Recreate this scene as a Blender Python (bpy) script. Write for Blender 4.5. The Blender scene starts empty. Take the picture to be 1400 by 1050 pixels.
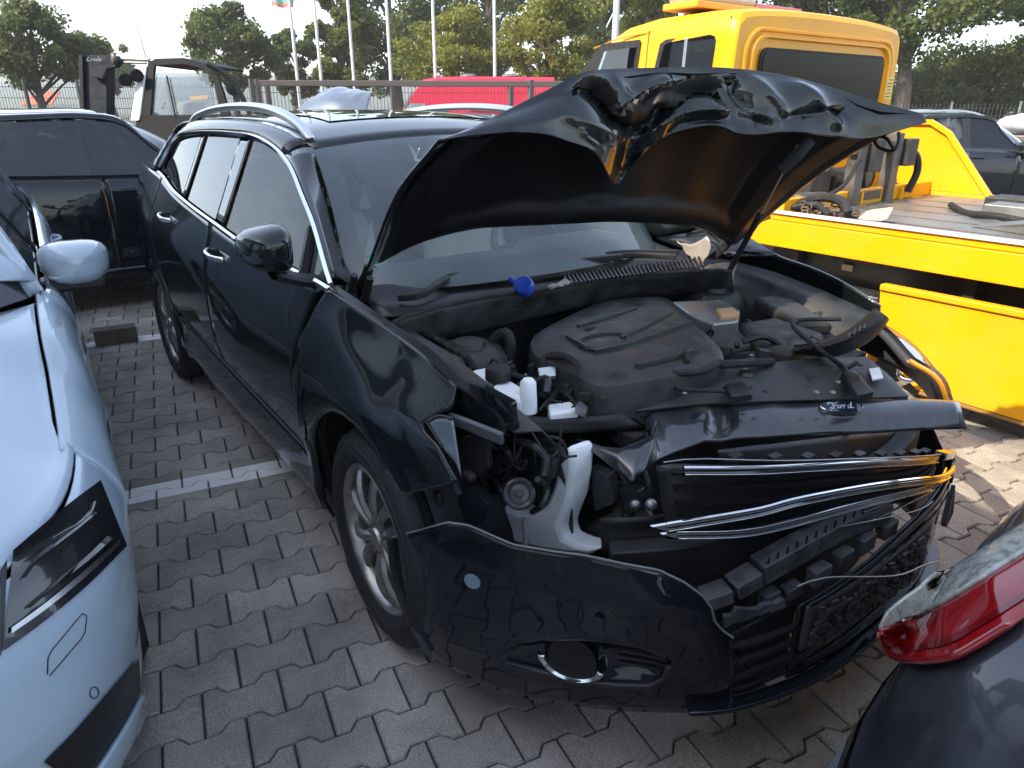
import bpy, math, random
import numpy as np
from mathutils import Vector, Matrix, noise
R = math.radians
rnd = random.Random(7)
S = bpy.context.scene
COL = S.collection

# ------------------------------------------------------------------ camera, sky, sun, exposure
F_PX, PITCH, CAM_H, YAW = 950.0, R(21.7), 1.52, R(36.45)
# lot frame: origin under the estate car's front axle, X to its nose, Y to its left, Z up
def lot(wx, wy, z=0.0):
    dx, dy = wx - .384, wy - 2.190
    return Vector((dx*math.sin(YAW) - dy*math.cos(YAW), dx*math.cos(YAW) + dy*math.sin(YAW), z))
CAM = lot(0, 0, CAM_H)
def lotdir(v):
    x, y, z = v
    return Vector((x*math.sin(YAW) - y*math.cos(YAW), x*math.cos(YAW) + y*math.sin(YAW), z))
RT, UP, FW = lotdir((1, 0, 0)), lotdir((0, math.sin(PITCH), math.cos(PITCH))), lotdir((0, math.cos(PITCH), -math.sin(PITCH)))
cam_d = bpy.data.cameras.new('camera'); cam = bpy.data.objects.new('camera', cam_d); COL.objects.link(cam)
cam_d.sensor_width = 36; cam_d.lens = F_PX/1400*36; cam_d.clip_start = .05; cam_d.clip_end = 3000
m3 = Matrix((RT, UP, -FW)).transposed().to_4x4(); m3.translation = CAM
cam.matrix_world = m3; S.camera = cam
S.render.resolution_x, S.render.resolution_y = 1024, 768

SUN_EL = R(43); SUN_TRAVEL = Vector((.12, 1.0, 0)).normalized()
W = bpy.data.worlds.new('World'); S.world = W; W.use_nodes = True
nt = W.node_tree; sky = nt.nodes.new('ShaderNodeTexSky'); sky.sky_type = 'NISHITA'; sky.sun_disc = False
sky.sun_elevation = SUN_EL; sky.sun_rotation = math.atan2(-SUN_TRAVEL.x, -SUN_TRAVEL.y)
sky.air_density = 1.0; sky.dust_density = 1.2; sky.ozone_density = 1.0
nt.nodes['Background'].inputs[1].default_value = .15
hs = nt.nodes.new('ShaderNodeHueSaturation'); hs.inputs['Saturation'].default_value = .72      # hazy summer sky
nt.links.new(sky.outputs[0], hs.inputs['Color']); nt.links.new(hs.outputs[0], nt.nodes['Background'].inputs[0])
sun_d = bpy.data.lights.new('sun', 'SUN'); sun_d.energy = 2.6; sun_d.angle = R(.53); sun_d.color = (1, .88, .68)
sun = bpy.data.objects.new('sun', sun_d); COL.objects.link(sun)
sun.rotation_euler = Vector((SUN_TRAVEL.x*math.cos(SUN_EL), SUN_TRAVEL.y*math.cos(SUN_EL), -math.sin(SUN_EL))).to_track_quat('-Z', 'Y').to_euler()
S.view_settings.view_transform = 'Standard'; S.view_settings.look = 'None'; S.view_settings.gamma = 1
S.view_settings.use_curve_mapping = False
S.view_settings.exposure = 1.8

# ------------------------------------------------------------------ pixel rays (photo measured at 1400 x 1050) to find real points
def ray(px, py): return (RT*((px - 700)/F_PX) - UP*((py - 525)/F_PX) + FW)
def P(px, py, ax, val):
    d = ray(px, py); i = 'XYZ'.index(ax); t = (val - CAM[i])/d[i]
    return CAM + d*t
def PD(px, py, depth): return CAM + ray(px, py)*depth
def proj(p):
    v = Vector(p) - CAM; z = v.dot(FW)
    return 700 + F_PX*v.dot(RT)/z, 525 - F_PX*v.dot(UP)/z, z
def hit(px, py, f, t0=.3, t1=9, n=220):
    d = ray(px, py); a = t0; fa = f(CAM + d*a)
    for i in range(1, n + 1):
        b = t0 + (t1 - t0)*i/n; fb = f(CAM + d*b)
        if fa > 0 >= fb:
            for _ in range(30):
                m = (a + b)/2
                if f(CAM + d*m) > 0: a = m
                else: b = m
            return CAM + d*b
        a, fa = b, fb
    # nearest approach (grazing)
    best = min((abs(f(CAM + d*(t0 + (t1 - t0)*i/n))), i) for i in range(n + 1))[1]
    return CAM + d*(t0 + (t1 - t0)*best/n)

# ------------------------------------------------------------------ interpolation helpers
def lerp(a, b, t): return a + (b - a)*t
def tab(x, T):
    if x <= T[0][0]: return T[0][1]
    for (x0, y0), (x1, y1) in zip(T, T[1:]):
        if x <= x1: return y0 + (y1 - y0)*(x - x0)/(x1 - x0)
    return T[-1][1]
def stab(x, T):                      # smooth table
    if x <= T[0][0]: return T[0][1]
    if x >= T[-1][0]: return T[-1][1]
    for i in range(len(T) - 1):
        if x <= T[i + 1][0]:
            x0, y0 = T[i]; x1, y1 = T[i + 1]
            m0 = (y1 - T[i-1][1])/(x1 - T[i-1][0]) if i else (y1 - y0)/(x1 - x0)
            m1 = (T[i+2][1] - y0)/(T[i+2][0] - x0) if i + 2 < len(T) else (y1 - y0)/(x1 - x0)
            h = x1 - x0; t = (x - x0)/h
            return (2*t**3 - 3*t*t + 1)*y0 + (t**3 - 2*t*t + t)*h*m0 + (-2*t**3 + 3*t*t)*y1 + (t**3 - t*t)*h*m1
def crv(pts, n, lin=False):          # Catmull-Rom through pts, n samples, by chord length
    pts = [Vector(p) for p in pts]
    if len(pts) == 2: lin = True
    L = [0]
    for a, b in zip(pts, pts[1:]): L.append(L[-1] + max((b - a).length, 1e-6))
    out = []
    for k in range(n):
        s = L[-1]*k/(n - 1); i = 0
        while i < len(pts) - 2 and s > L[i + 1]: i += 1
        t = (s - L[i])/(L[i + 1] - L[i]); p1, p2 = pts[i], pts[i + 1]
        if lin: out.append(p1.lerp(p2, t)); continue
        p0 = pts[i - 1] if i else p1*2 - p2; p3 = pts[i + 2] if i + 2 < len(pts) else p2*2 - p1
        out.append(.5*((2*p1) + (p2 - p0)*t + (2*p0 - 5*p1 + 4*p2 - p3)*t*t + (3*p1 - p0 - 3*p2 + p3)*t**3))
    return out
def smooth_grid(rows, nu, nv, linu=False, linv=False):
    a = [crv(r, nu, linu) for r in rows]
    cols = [crv([r[i] for r in a], nv, linv) for i in range(nu)]
    return [[cols[i][j] for i in range(nu)] for j in range(nv)]
def px_sheet(top, bot, f, nu, nv, off=0.0, lin=False):
    T = crv([(x, y, 0) for x, y in top], nu, lin); B = crv([(x, y, 0) for x, y in bot], nu, lin)
    rows = []
    for j in range(nv):
        rows.append([hit(*(T[i].lerp(B[i], j/(nv - 1))).xy, f) + Vector((0, 0, 0)) for i in range(nu)])
    return rows

# ------------------------------------------------------------------ mesh builder
class MB:
    def __init__(s): s.v = []; s.f = []; s.mi = []; s.cur = 0
    def add(s, vs, fs):
        o = len(s.v); s.v += [tuple(v) for v in vs]
        for f in fs: s.f.append(tuple(o + i for i in f)); s.mi.append(s.cur)
        return s
    def m(s, i): s.cur = i; return s
    def grid(s, rows, closed=False):
        nr, nc = len(rows), len(rows[0]); vs = [p for r in rows for p in r]; fs = []
        for j in range(nr - 1):
            for i in range(nc if closed else nc - 1):
                k = (i + 1) % nc
                fs.append((j*nc + i, j*nc + k, (j + 1)*nc + k, (j + 1)*nc + i))
        return s.add(vs, fs)
    def tube(s, pts, r, n=6, cap=True):
        pts = [Vector(p) for p in pts]; rows = []; ref = None
        for i, p in enumerate(pts):
            t = (pts[min(i + 1, len(pts) - 1)] - pts[max(i - 1, 0)])
            t = t.normalized() if t.length > 1e-9 else Vector((0, 0, 1))
            if ref is None: ref = t.orthogonal().normalized()
            ref = (ref - t*ref.dot(t)); ref = ref.normalized() if ref.length > 1e-6 else t.orthogonal().normalized()
            b = t.cross(ref); rr = r[i] if isinstance(r, (list, tuple)) else r
            rows.append([p + (ref*math.cos(2*math.pi*k/n) + b*math.sin(2*math.pi*k/n))*rr for k in range(n)])
        s.grid(rows, True)
        if cap:
            o = len(s.v) - len(rows)*n
            s.f.append(tuple(o + k for k in reversed(range(n)))); s.mi.append(s.cur)
            e = len(s.v) - n; s.f.append(tuple(e + k for k in range(n))); s.mi.append(s.cur)
        return s
    def ribbon(s, pts, w, h, up=(0, 0, 1)):       # rectangular bar along pts: w along side, h along up
        up = Vector(up); pts = [Vector(p) for p in pts]; rows = []
        for i, p in enumerate(pts):
            t = (pts[min(i + 1, len(pts) - 1)] - pts[max(i - 1, 0)]).normalized()
            sd = t.cross(up).normalized(); u = sd.cross(t)
            rows.append([p + sd*w/2 + u*h/2, p - sd*w/2 + u*h/2, p - sd*w/2 - u*h/2, p + sd*w/2 - u*h/2])
        s.grid(rows, True); o = len(s.v) - len(rows)*4
        s.f += [(o + 3, o + 2, o + 1, o)]; s.mi.append(s.cur); e = len(s.v) - 4
        s.f += [(e, e + 1, e + 2, e + 3)]; s.mi.append(s.cur)
        return s
    def box(s, c, sz, M=None):
        x, y, z = sz[0]/2, sz[1]/2, sz[2]/2; c = Vector(c)
        vs = [Vector((a*x, b*y, d*z)) for a in (-1, 1) for b in (-1, 1) for d in (-1, 1)]
        if M is not None: vs = [M @ v for v in vs]
        return s.add([v + c for v in vs], [(0, 1, 3, 2), (4, 6, 7, 5), (0, 4, 5, 1), (2, 3, 7, 6), (0, 2, 6, 4), (1, 5, 7, 3)])
    def prism(s, poly, d):                        # poly: planar loop, d: extrusion vector
        n = len(poly); d = Vector(d); a = [Vector(p) for p in poly]
        fs = [tuple(range(n)), tuple(n + i for i in reversed(range(n)))]
        fs += [(i, n + i, n + (i + 1) % n, (i + 1) % n) for i in range(n)]
        return s.add(a + [p + d for p in a], fs)
    def lathe(s, prof, c, axis='Z', n=24, a0=0, a1=2*math.pi):   # prof: (radius, height)
        c = Vector(c); full = abs(a1 - a0 - 2*math.pi) < 1e-6; rows = []
        for r, h in prof:
            row = []
            for k in range(n if full else n + 1):
                a = a0 + (a1 - a0)*k/n; x, y = r*math.cos(a), r*math.sin(a)
                row.append(c + Vector({'Z': (x, y, h), 'Y': (x, h, y), 'X': (h, x, y)}[axis]))
            rows.append(row)
        return s.grid(rows, full)
    def ellipsoid(s, c, r, n=10, m=7):
        return s.lathe([(math.sin(math.pi*j/m) + 1e-5, -math.cos(math.pi*j/m)) for j in range(m + 1)], (0, 0, 0), n=n)._last(n*(m + 1), lambda v: Vector((c[0] + v[0]*r[0], c[1] + v[1]*r[1], c[2] + v[2]*r[2])))
    def _last(s, k, fn):
        for i in range(len(s.v) - k, len(s.v)): s.v[i] = tuple(fn(Vector(s.v[i])))
        return s
    def xf(s, M):
        s.v = [tuple(M @ Vector(v)) for v in s.v]; return s
    def build(s, name, mats, parent=None, smooth=True, ang=35, solid=0, off=-1, bevel=0, sub=0, loc=None, fix=True):
        me = bpy.data.meshes.new(name); me.from_pydata(s.v, [], s.f)
        if not isinstance(mats, (list, tuple)): mats = [mats]
        for m in mats: me.materials.append(m)
        if len(mats) > 1: me.polygons.foreach_set('material_index', s.mi)
        if fix:
            import bmesh
            b = bmesh.new(); b.from_mesh(me); bmesh.ops.remove_doubles(b, verts=b.verts, dist=1e-5)
            bmesh.ops.recalc_face_normals(b, faces=b.faces); b.to_mesh(me); b.free()
        if smooth:
            me.shade_smooth(); me.set_sharp_from_angle(angle=R(ang))
        o = bpy.data.objects.new(name, me); COL.objects.link(o)
        if solid: md = o.modifiers.new('solid', 'SOLIDIFY'); md.thickness = solid; md.offset = off
        if bevel: md = o.modifiers.new('bevel', 'BEVEL'); md.width = bevel; md.segments = 2; md.limit_method = 'ANGLE'; md.angle_limit = R(30); md.harden_normals = False
        if sub: md = o.modifiers.new('sub', 'SUBSURF'); md.levels = sub; md.render_levels = sub
        if parent: o.parent = parent
        if loc is not None: o.location = loc
        return o
def thing(name, label, cat, loc=(0, 0, 0), rz=0, group=None):
    o = bpy.data.objects.new(name, None); COL.objects.link(o); o.empty_display_size = .2
    o.location = loc; o.rotation_euler = (0, 0, rz); return tag(o, label, cat, group)
def tag(o, label, cat, group=None):
    o['label'] = label; o['category'] = cat
    if group: o['group'] = group
    return o
def struct(o): o['kind'] = 'structure'; return o
def stuff(o): o['kind'] = 'stuff'; return o
def copy_tree(o, parent=None):
    c = o.copy(); COL.objects.link(c); c.parent = parent
    for ch in o.children: copy_tree(ch, c)
    return c

# ------------------------------------------------------------------ materials
MATS = {}
def mat(name, col, rough=.5, metal=0, coat=0, crough=.03, vary=0, vscale=8, bump=0, bscale=60, spec=.5, trans=0, dust=0, emit=0, ior=1.5):
    m = bpy.data.materials.new(name); m.use_nodes = True; n = m.node_tree; N = n.nodes; Lk = n.links
    b = N['Principled BSDF']; b.inputs['Base Color'].default_value = (*col, 1); b.inputs['Roughness'].default_value = rough
    b.inputs['Metallic'].default_value = metal; b.inputs['Coat Weight'].default_value = coat; b.inputs['Coat Roughness'].default_value = crough
    b.inputs['Specular IOR Level'].default_value = spec; b.inputs['IOR'].default_value = ior
    if trans: b.inputs['Transmission Weight'].default_value = trans
    tc = N.new('ShaderNodeTexCoord')
    if vary:
        ns = N.new('ShaderNodeTexNoise'); ns.inputs['Scale'].default_value = vscale; ns.inputs['Detail'].default_value = 6
        Lk.new(tc.outputs['Object'], ns.inputs['Vector'])
        mr = N.new('ShaderNodeMapRange'); mr.inputs[1].default_value = .3; mr.inputs[2].default_value = .7; mr.inputs[3].default_value = 1 - vary; mr.inputs[4].default_value = 1 + vary
        Lk.new(ns.outputs['Fac'], mr.inputs[0])
        mx = N.new('ShaderNodeMix'); mx.data_type = 'RGBA'; mx.blend_type = 'MULTIPLY'; mx.inputs[0].default_value = 1; mx.inputs[6].default_value = (*col, 1)
        Lk.new(mr.outputs[0], mx.inputs[7]); Lk.new(mx.outputs[2], b.inputs['Base Color'])
        m2 = N.new('ShaderNodeMath'); m2.operation = 'MULTIPLY'; m2.inputs[1].default_value = rough; Lk.new(mr.outputs[0], m2.inputs[0]); Lk.new(m2.outputs[0], b.inputs['Roughness'])
    if dust:                        # a thin film of pale dust and dried drops: diffuse specks over the coat
        nd = N.new('ShaderNodeTexNoise'); nd.inputs['Scale'].default_value = 5; nd.inputs['Detail'].default_value = 9; nd.inputs['Roughness'].default_value = .7
        Lk.new(tc.outputs['Object'], nd.inputs['Vector'])
        r2 = N.new('ShaderNodeMapRange'); r2.inputs[1].default_value = .42; r2.inputs[2].default_value = .75; r2.inputs[4].default_value = dust
        Lk.new(nd.outputs['Fac'], r2.inputs[0])
        df = N.new('ShaderNodeBsdfDiffuse'); df.inputs[0].default_value = (.30, .28, .25, 1)
        ms = N.new('ShaderNodeMixShader'); Lk.new(r2.outputs[0], ms.inputs[0]); Lk.new(b.outputs[0], ms.inputs[1]); Lk.new(df.outputs[0], ms.inputs[2])
        Lk.new(ms.outputs[0], N['Material Output'].inputs['Surface'])
    if bump:
        nb = N.new('ShaderNodeTexNoise'); nb.inputs['Scale'].default_value = bscale; nb.inputs['Detail'].default_value = 4
        Lk.new(tc.outputs['Object'], nb.inputs['Vector'])
        bp = N.new('ShaderNodeBump'); bp.inputs['Strength'].default_value = bump; bp.inputs['Distance'].default_value = .01
        Lk.new(nb.outputs['Fac'], bp.inputs['Height']); Lk.new(bp.outputs[0], b.inputs['Normal'])
    if emit:
        b.inputs['Emission Color'].default_value = (*col, 1); b.inputs['Emission Strength'].default_value = emit
    MATS[name] = m; return m
def glass(name, tint, dust=.0, dcol=(.45, .55, .62), rough=.01, refl=1.0, ior=1.7):
    m = bpy.data.materials.new(name); m.use_nodes = True; n = m.node_tree; N = n.nodes; Lk = n.links
    for x in list(N):
        if x.type == 'BSDF_PRINCIPLED': N.remove(x)
    tr = N.new('ShaderNodeBsdfTransparent'); tr.inputs[0].default_value = (*tint, 1)
    gl = N.new('ShaderNodeBsdfGlossy'); gl.inputs['Roughness'].default_value = rough; gl.inputs[0].default_value = (refl, refl, refl, 1)
    fr = N.new('ShaderNodeFresnel'); fr.inputs[0].default_value = ior
    mx = N.new('ShaderNodeMixShader'); Lk.new(fr.outputs[0], mx.inputs[0]); Lk.new(tr.outputs[0], mx.inputs[1]); Lk.new(gl.outputs[0], mx.inputs[2])
    out = mx
    if dust:  # pale diffuse film: dust, and on the windscreen painted sky reflection too
        df = N.new('ShaderNodeBsdfDiffuse'); df.inputs[0].default_value = (*dcol, 1)
        tc = N.new('ShaderNodeTexCoord'); ns = N.new('ShaderNodeTexNoise'); ns.inputs['Scale'].default_value = 3; ns.inputs['Detail'].default_value = 8
        Lk.new(tc.outputs['Object'], ns.inputs['Vector'])
        mr = N.new('ShaderNodeMapRange'); mr.inputs[1].default_value = .3; mr.inputs[2].default_value = .7; mr.inputs[3].default_value = dust*.6; mr.inputs[4].default_value = dust*1.3
        Lk.new(ns.outputs['Fac'], mr.inputs[0])
        m2 = N.new('ShaderNodeMixShader'); Lk.new(mr.outputs[0], m2.inputs[0]); Lk.new(mx.outputs[0], m2.inputs[1]); Lk.new(df.outputs[0], m2.inputs[2]); out = m2
    Lk.new(out.outputs[0], N['Material Output'].inputs['Surface']); MATS[name] = m; return m

black_paint = mat('black_paint', (.005, .008, .010), .4, 0, 1, .012, dust=.018, spec=.05)
black_paint2 = mat('dark_blue_black_paint', (.004, .006, .010), .4, 0, 1, .015, dust=.018, spec=.05)
matte_black = mat('matte_black', (.010, .010, .011), .6, vary=.3)
void_black = mat('dark_cavity', (.004, .004, .004), .9)
bay_plastic = mat('engine_bay_plastic', (.030, .030, .030), .55, vary=.4, vscale=14, bump=.15, bscale=200, dust=.04)
trim_plastic = mat('trim_plastic', (.016, .016, .018), .45, vary=.3, bump=.1, bscale=300)
rubber = mat('tyre_rubber', (.014, .014, .015), .75, vary=.3, vscale=30, bump=.2, bscale=120)
rim_metal = mat('rim_metal', (.34, .32, .31), .32, .85, vary=.25, vscale=20)
chrome = mat('chrome', (.80, .80, .80), .09, 1)
brushed = mat('satin_aluminium', (.62, .63, .64), .3, 1)
grey_metal = mat('grey_metal', (.28, .28, .28), .4, .8, vary=.3)
white_plastic = mat('white_plastic', (.72, .74, .74), .45, vary=.08, spec=.4)
milky = mat('milky_tank_plastic', (.76, .80, .82), .5, vary=.12, vscale=18)
headliner = mat('headliner_cloth', (.66, .66, .60), .9, vary=.08)
seat_cloth = mat('seat_cloth', (.42, .41, .38), .95, vary=.15)
sunlit_cream = mat('sunlit_cream_lining', (.80, .76, .58), .9, vary=.1)  # cream lining with sunlight put into its colour, left front seat only
dash_mat = mat('dashboard', (.06, .06, .065), .6, vary=.1)
wind_glass = glass('windscreen_glass', (.86, .92, .92), .15, (.40, .48, .52), ior=1.5)  # dust film thickened to paint the pale sky reflected in the windscreen
tint_glass = glass('tinted_glass', (.22, .25, .25), ior=1.85)
side_glass = glass('side_glass', (.72, .78, .74), ior=1.6)
lens_clear = glass('clear_lens', (.85, .88, .9), .05)
# ------------------------------------------------------------------ ground, pavers, building behind the camera, far hills
def ground_material():
    m = bpy.data.materials.new('ground_mix'); m.use_nodes = True; n = m.node_tree; N = n.nodes; Lk = n.links; b = N['Principled BSDF']
    g = N.new('ShaderNodeNewGeometry'); ns = N.new('ShaderNodeTexNoise'); ns.inputs['Scale'].default_value = 9; ns.inputs['Detail'].default_value = 8
    Lk.new(g.outputs['Position'], ns.inputs['Vector']); cr = N.new('ShaderNodeValToRGB')
    cr.color_ramp.elements[0].position = .35; cr.color_ramp.elements[0].color = (.018, .017, .015, 1)
    cr.color_ramp.elements[1].position = .7; cr.color_ramp.elements[1].color = (.045, .042, .034, 1)
    Lk.new(ns.outputs['Fac'], cr.inputs[0]); Lk.new(cr.outputs[0], b.inputs['Base Color']); b.inputs['Roughness'].default_value = .95
    return m
PA = R(10.5); PN = Vector((math.cos(PA), -math.sin(PA), 0)); PR = Vector((math.sin(PA), math.cos(PA), 0))
def paver_material():
    m = bpy.data.materials.new('concrete_paver'); m.use_nodes = True; n = m.node_tree; N = n.nodes; Lk = n.links; b = N['Principled BSDF']
    b.inputs['Roughness'].default_value = .8; b.inputs['Specular IOR Level'].default_value = .45
    g = N.new('ShaderNodeNewGeometry'); oi = N.new('ShaderNodeObjectInfo'); at = N.new('ShaderNodeAttribute'); at.attribute_name = 'tone'
    ad = N.new('ShaderNodeMath'); ad.operation = 'ADD'; Lk.new(oi.outputs['Random'], ad.inputs[0]); Lk.new(at.outputs['Fac'], ad.inputs[1])
    frc = N.new('ShaderNodeMath'); frc.operation = 'FRACT'; Lk.new(ad.outputs[0], frc.inputs[0])
    big = N.new('ShaderNodeTexNoise'); big.inputs['Scale'].default_value = 2.2; big.inputs['Detail'].default_value = 7; big.inputs['Roughness'].default_value = .65; Lk.new(g.outputs['Position'], big.inputs['Vector'])
    fine = N.new('ShaderNodeTexNoise'); fine.inputs['Scale'].default_value = 260; fine.inputs['Detail'].default_value = 2; Lk.new(g.outputs['Position'], fine.inputs['Vector'])
    def mp(src, a, c, d, e):
        r = N.new('ShaderNodeMapRange'); r.inputs[1].default_value = a; r.inputs[2].default_value = c; r.inputs[3].default_value = d; r.inputs[4].default_value = e; Lk.new(src, r.inputs[0]); return r.outputs[0]
    def mul(a, c):
        q = N.new('ShaderNodeMath'); q.operation = 'MULTIPLY'; Lk.new(a, q.inputs[0]); Lk.new(c, q.inputs[1]); return q.outputs[0]
    t = mul(mul(mp(frc.outputs[0], 0, 1, .80, 1.18), mp(big.outputs['Fac'], .3, .72, .50, 1.28)), mp(fine.outputs['Fac'], .28, .72, .55, 1.5))
    cm = N.new('ShaderNodeMix'); cm.data_type = 'RGBA'; cm.blend_type = 'MULTIPLY'; cm.inputs[0].default_value = 1; cm.inputs[6].default_value = (.285, .260, .226, 1); Lk.new(t, cm.inputs[7])
    # worn white bay lines
    dot = N.new('ShaderNodeVectorMath'); dot.operation = 'DOT_PRODUCT'; dot.inputs[1].default_value = PN; Lk.new(g.outputs['Position'], dot.inputs[0])
    def band(c, hw):
        s = N.new('ShaderNodeMath'); s.operation = 'SUBTRACT'; s.inputs[1].default_value = c; Lk.new(dot.outputs['Value'], s.inputs[0])
        a = N.new('ShaderNodeMath'); a.operation = 'ABSOLUTE'; Lk.new(s.outputs[0], a.inputs[0])
        l = N.new('ShaderNodeMath'); l.operation = 'LESS_THAN'; l.inputs[1].default_value = hw; Lk.new(a.outputs[0], l.inputs[0]); return l.outputs[0]
    mx = N.new('ShaderNodeMath'); mx.operation = 'MAXIMUM'; Lk.new(band(LINE1, .068), mx.inputs[0]); Lk.new(band(LINE2, .068), mx.inputs[1])
    w = mul(mx.outputs[0], mp(fine.outputs['Fac'], .34, .42, .5, .98))
    c2 = N.new('ShaderNodeMix'); c2.data_type = 'RGBA'; c2.inputs[7].default_value = (.70, .69, .66, 1); Lk.new(w, c2.inputs[0]); Lk.new(cm.outputs[2], c2.inputs[6])
    Lk.new(c2.outputs[2], b.inputs['Base Color'])
    bp = N.new('ShaderNodeBump'); bp.inputs['Strength'].default_value = .5; bp.inputs['Distance'].default_value = .004; Lk.new(fine.outputs['Fac'], bp.inputs['Height']); Lk.new(bp.outputs[0], b.inputs['Normal'])
    return m
PITCHP, PLEN, AMP, GAP = .142, .205, .0145, .0052
LINE1 = Vector((-1.40, -1.06, 0)).dot(PN); LINE2 = Vector((-3.82, -1.02, 0)).dot(PN)
gm = ground_material(); pm = paver_material()
ground = struct(MB().add([(-900, -900, -.014), (900, -900, -.014), (900, 900, -.014), (-900, 900, -.014)], [(0, 1, 2, 3)]).build('ground', gm, smooth=False))
def paver_outline(g, dz):
    h, a, L, e = PITCHP/2, AMP, PLEN, .013
    q = L/4
    top = [(-L/2 + g, h + a - g), (-q - e, h + a - g), (-q + e, h - a - g), (q - e, h - a - g), (q + e, h + a - g), (L/2 - g, h + a - g)]
    return [PR*s + PN*t + Vector((0, 0, dz)) for s, t in top] + [PR*-s + PN*-t + Vector((0, 0, dz)) for s, t in top]
def paver_geo():
    a, b = paver_outline(GAP/2 + .004, 0), paver_outline(GAP/2, -.006); c = [p + Vector((0, 0, -.008)) for p in b]
    vs = a + b + c; n = 12
    fs = [tuple(reversed(range(n)))] + [(k*n + i, k*n + (i + 1) % n, (k + 1)*n + (i + 1) % n, (k + 1)*n + i) for k in (0, 1) for i in range(n)]
    return vs, fs
pv, pf = paver_geo()
def on_car(x, y):
    if abs(y) < .78 and -3.7 < x < .62: return True
    if -3.3 < y < -1.62 and -4.5 < x < .1: return True
    if y > 2.5 and x < 4: return True
    if x > 1.25 and y > -.6: return True
    if x < -5.15 : return True
    return False
cells = []
for k in range(-52, 30):
    for j in range(-24, 50):
        c = PN*(LINE1 + (k + .5)*PITCHP) + PR*((j + .5*(k % 2))*PLEN)
        if c.x > 3.2 or c.y > 5.2 or c.y < -3.9 or c.x < -7.6: continue
        px, py, z = proj(c); vis = z > .2 and -30 < px < 1430 and py < 1090 and not on_car(c.x, c.y)
        area = (CAM_H/((c - CAM).length**3)) if vis else 0
        cells.append((area, c))
cells.sort(key=lambda t: -t[0])
proto_m = None; rest = MB(); tones = []
for n_, (ar, c) in enumerate(cells):
    tx, ty = rnd.gauss(0, .006), rnd.gauss(0, .006); dz = rnd.gauss(0, .0012)
    if n_ < 298 and ar > 0:
        if proto_m is None:
            o = MB().add(pv, pf).build('paver', pm, ground, smooth=False); proto_m = o.data
        else:
            o = bpy.data.objects.new('paver', proto_m); COL.objects.link(o); o.parent = ground
        o.location = c + Vector((0, 0, dz)); o.rotation_euler = (tx, ty, 0)
    else:
        M = Matrix.Translation(c + Vector((0, 0, dz))) @ Matrix.Rotation(tx, 4, 'X') @ Matrix.Rotation(ty, 4, 'Y')
        rest.add([M @ v for v in pv], pf); tones += [rnd.random()]*len(pf)
o = stuff(rest.build('far_pavers', pm, ground, smooth=False, fix=False))
at = o.data.attributes.new('tone', 'FLOAT', 'FACE'); at.data.foreach_set('value', tones)

wall_clad = mat('workshop_cladding', (.13, .135, .14), .5, vary=.1)
bld = thing('workshop_building', 'grey clad workshop hall whose shadow covers the parked cars', 'building', (0, -5.1, 0))
mb = MB(); mb.box((-.5, -4.0, 3.0), (19, 8, 6.0)); mb.build('wall', wall_clad, bld, smooth=False)
mb = MB(); mb.box((-.5, -4.0, 6.06), (19.4, 8.0, .12)); mb.build('roof', grey_metal, bld, smooth=False)
for x in (-7.5, -3.5, .5, 4.5):
    MB().box((x, .012, 1.9), (2.6, .06, 3.6)).build('roller_door', brushed, bld, smooth=False)

# small things lying on the paving
o = MB().box((0, 0, .055), (.11, .26, .11)).build('wooden_block', mat('weathered_wood', (.10, .085, .07), .85, vary=.4, vscale=14), smooth=False, bevel=.006, loc=(-3.80, -1.085, 0))
o.rotation_euler = (0, 0, -PA + R(4)); tag(o, 'weathered wooden block lying on the white line behind the white car', 'block')

# ------------------------------------------------------------------ car shell: a side surface y(x, z) shared by panels, glass and trim
class Shell:
    def __init__(s, **k): s.__dict__.update(k)
    def zb(s, x): return stab(x, s.belt)
    def zr(s, x): return max(stab(x, s.roof), s.zb(x) + .004)
    def y(s, x, z):
        zb = s.zb(x); pl = stab(x, s.plan)
        if z <= zb:
            t = (z - s.z0)/(zb - s.z0); v = stab(t, s.prof)
        else:
            t = min((z - zb)/max(s.htop, .05), 1.3); v = s.prof[-1][1] - (s.prof[-1][1] - s.yroof)*(t**1.08)
        fl = 0
        for xa, za, r in s.arches:
            d = math.hypot(x - xa, z - za)
            fl = max(fl, .012*math.exp(-((d - r - .02)/.06)**2))
        return v*pl + fl
    def p(s, x, z, sg, off=0): return Vector((x, sg*(s.y(x, z) + off), z))
    def arch(s, x, base):
        z = base
        for xa, za, r in s.arches:
            if abs(x - xa) < r: z = max(z, za + math.sqrt(r*r - (x - xa)**2))
        return z
    def patch(s, sg, xl, xr, zb, zt, nu=24, nv=16, off=0, dent=None):
        f = lambda q: q if callable(q) else (lambda _: q)
        xl, xr, zb, zt = f(xl), f(xr), f(zb), f(zt); rows = []
        xs_extra = []
        for j in range(nv + 1):
            v = j/nv; row = []
            for i in range(nu + 1):
                u = i/nu; z = .7; x = 0
                for _ in range(5):
                    x = lerp(xl(z), xr(z), u); z = lerp(zb(x), zt(x), v)
                p = s.p(x, z, sg, off)
                if dent: p = dent(p, u, v)
                row.append(p)
            rows.append(row)
        return rows
    def line(s, sg, pts, off=0): return [s.p(x, z, sg, off) for x, z in pts]

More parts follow.
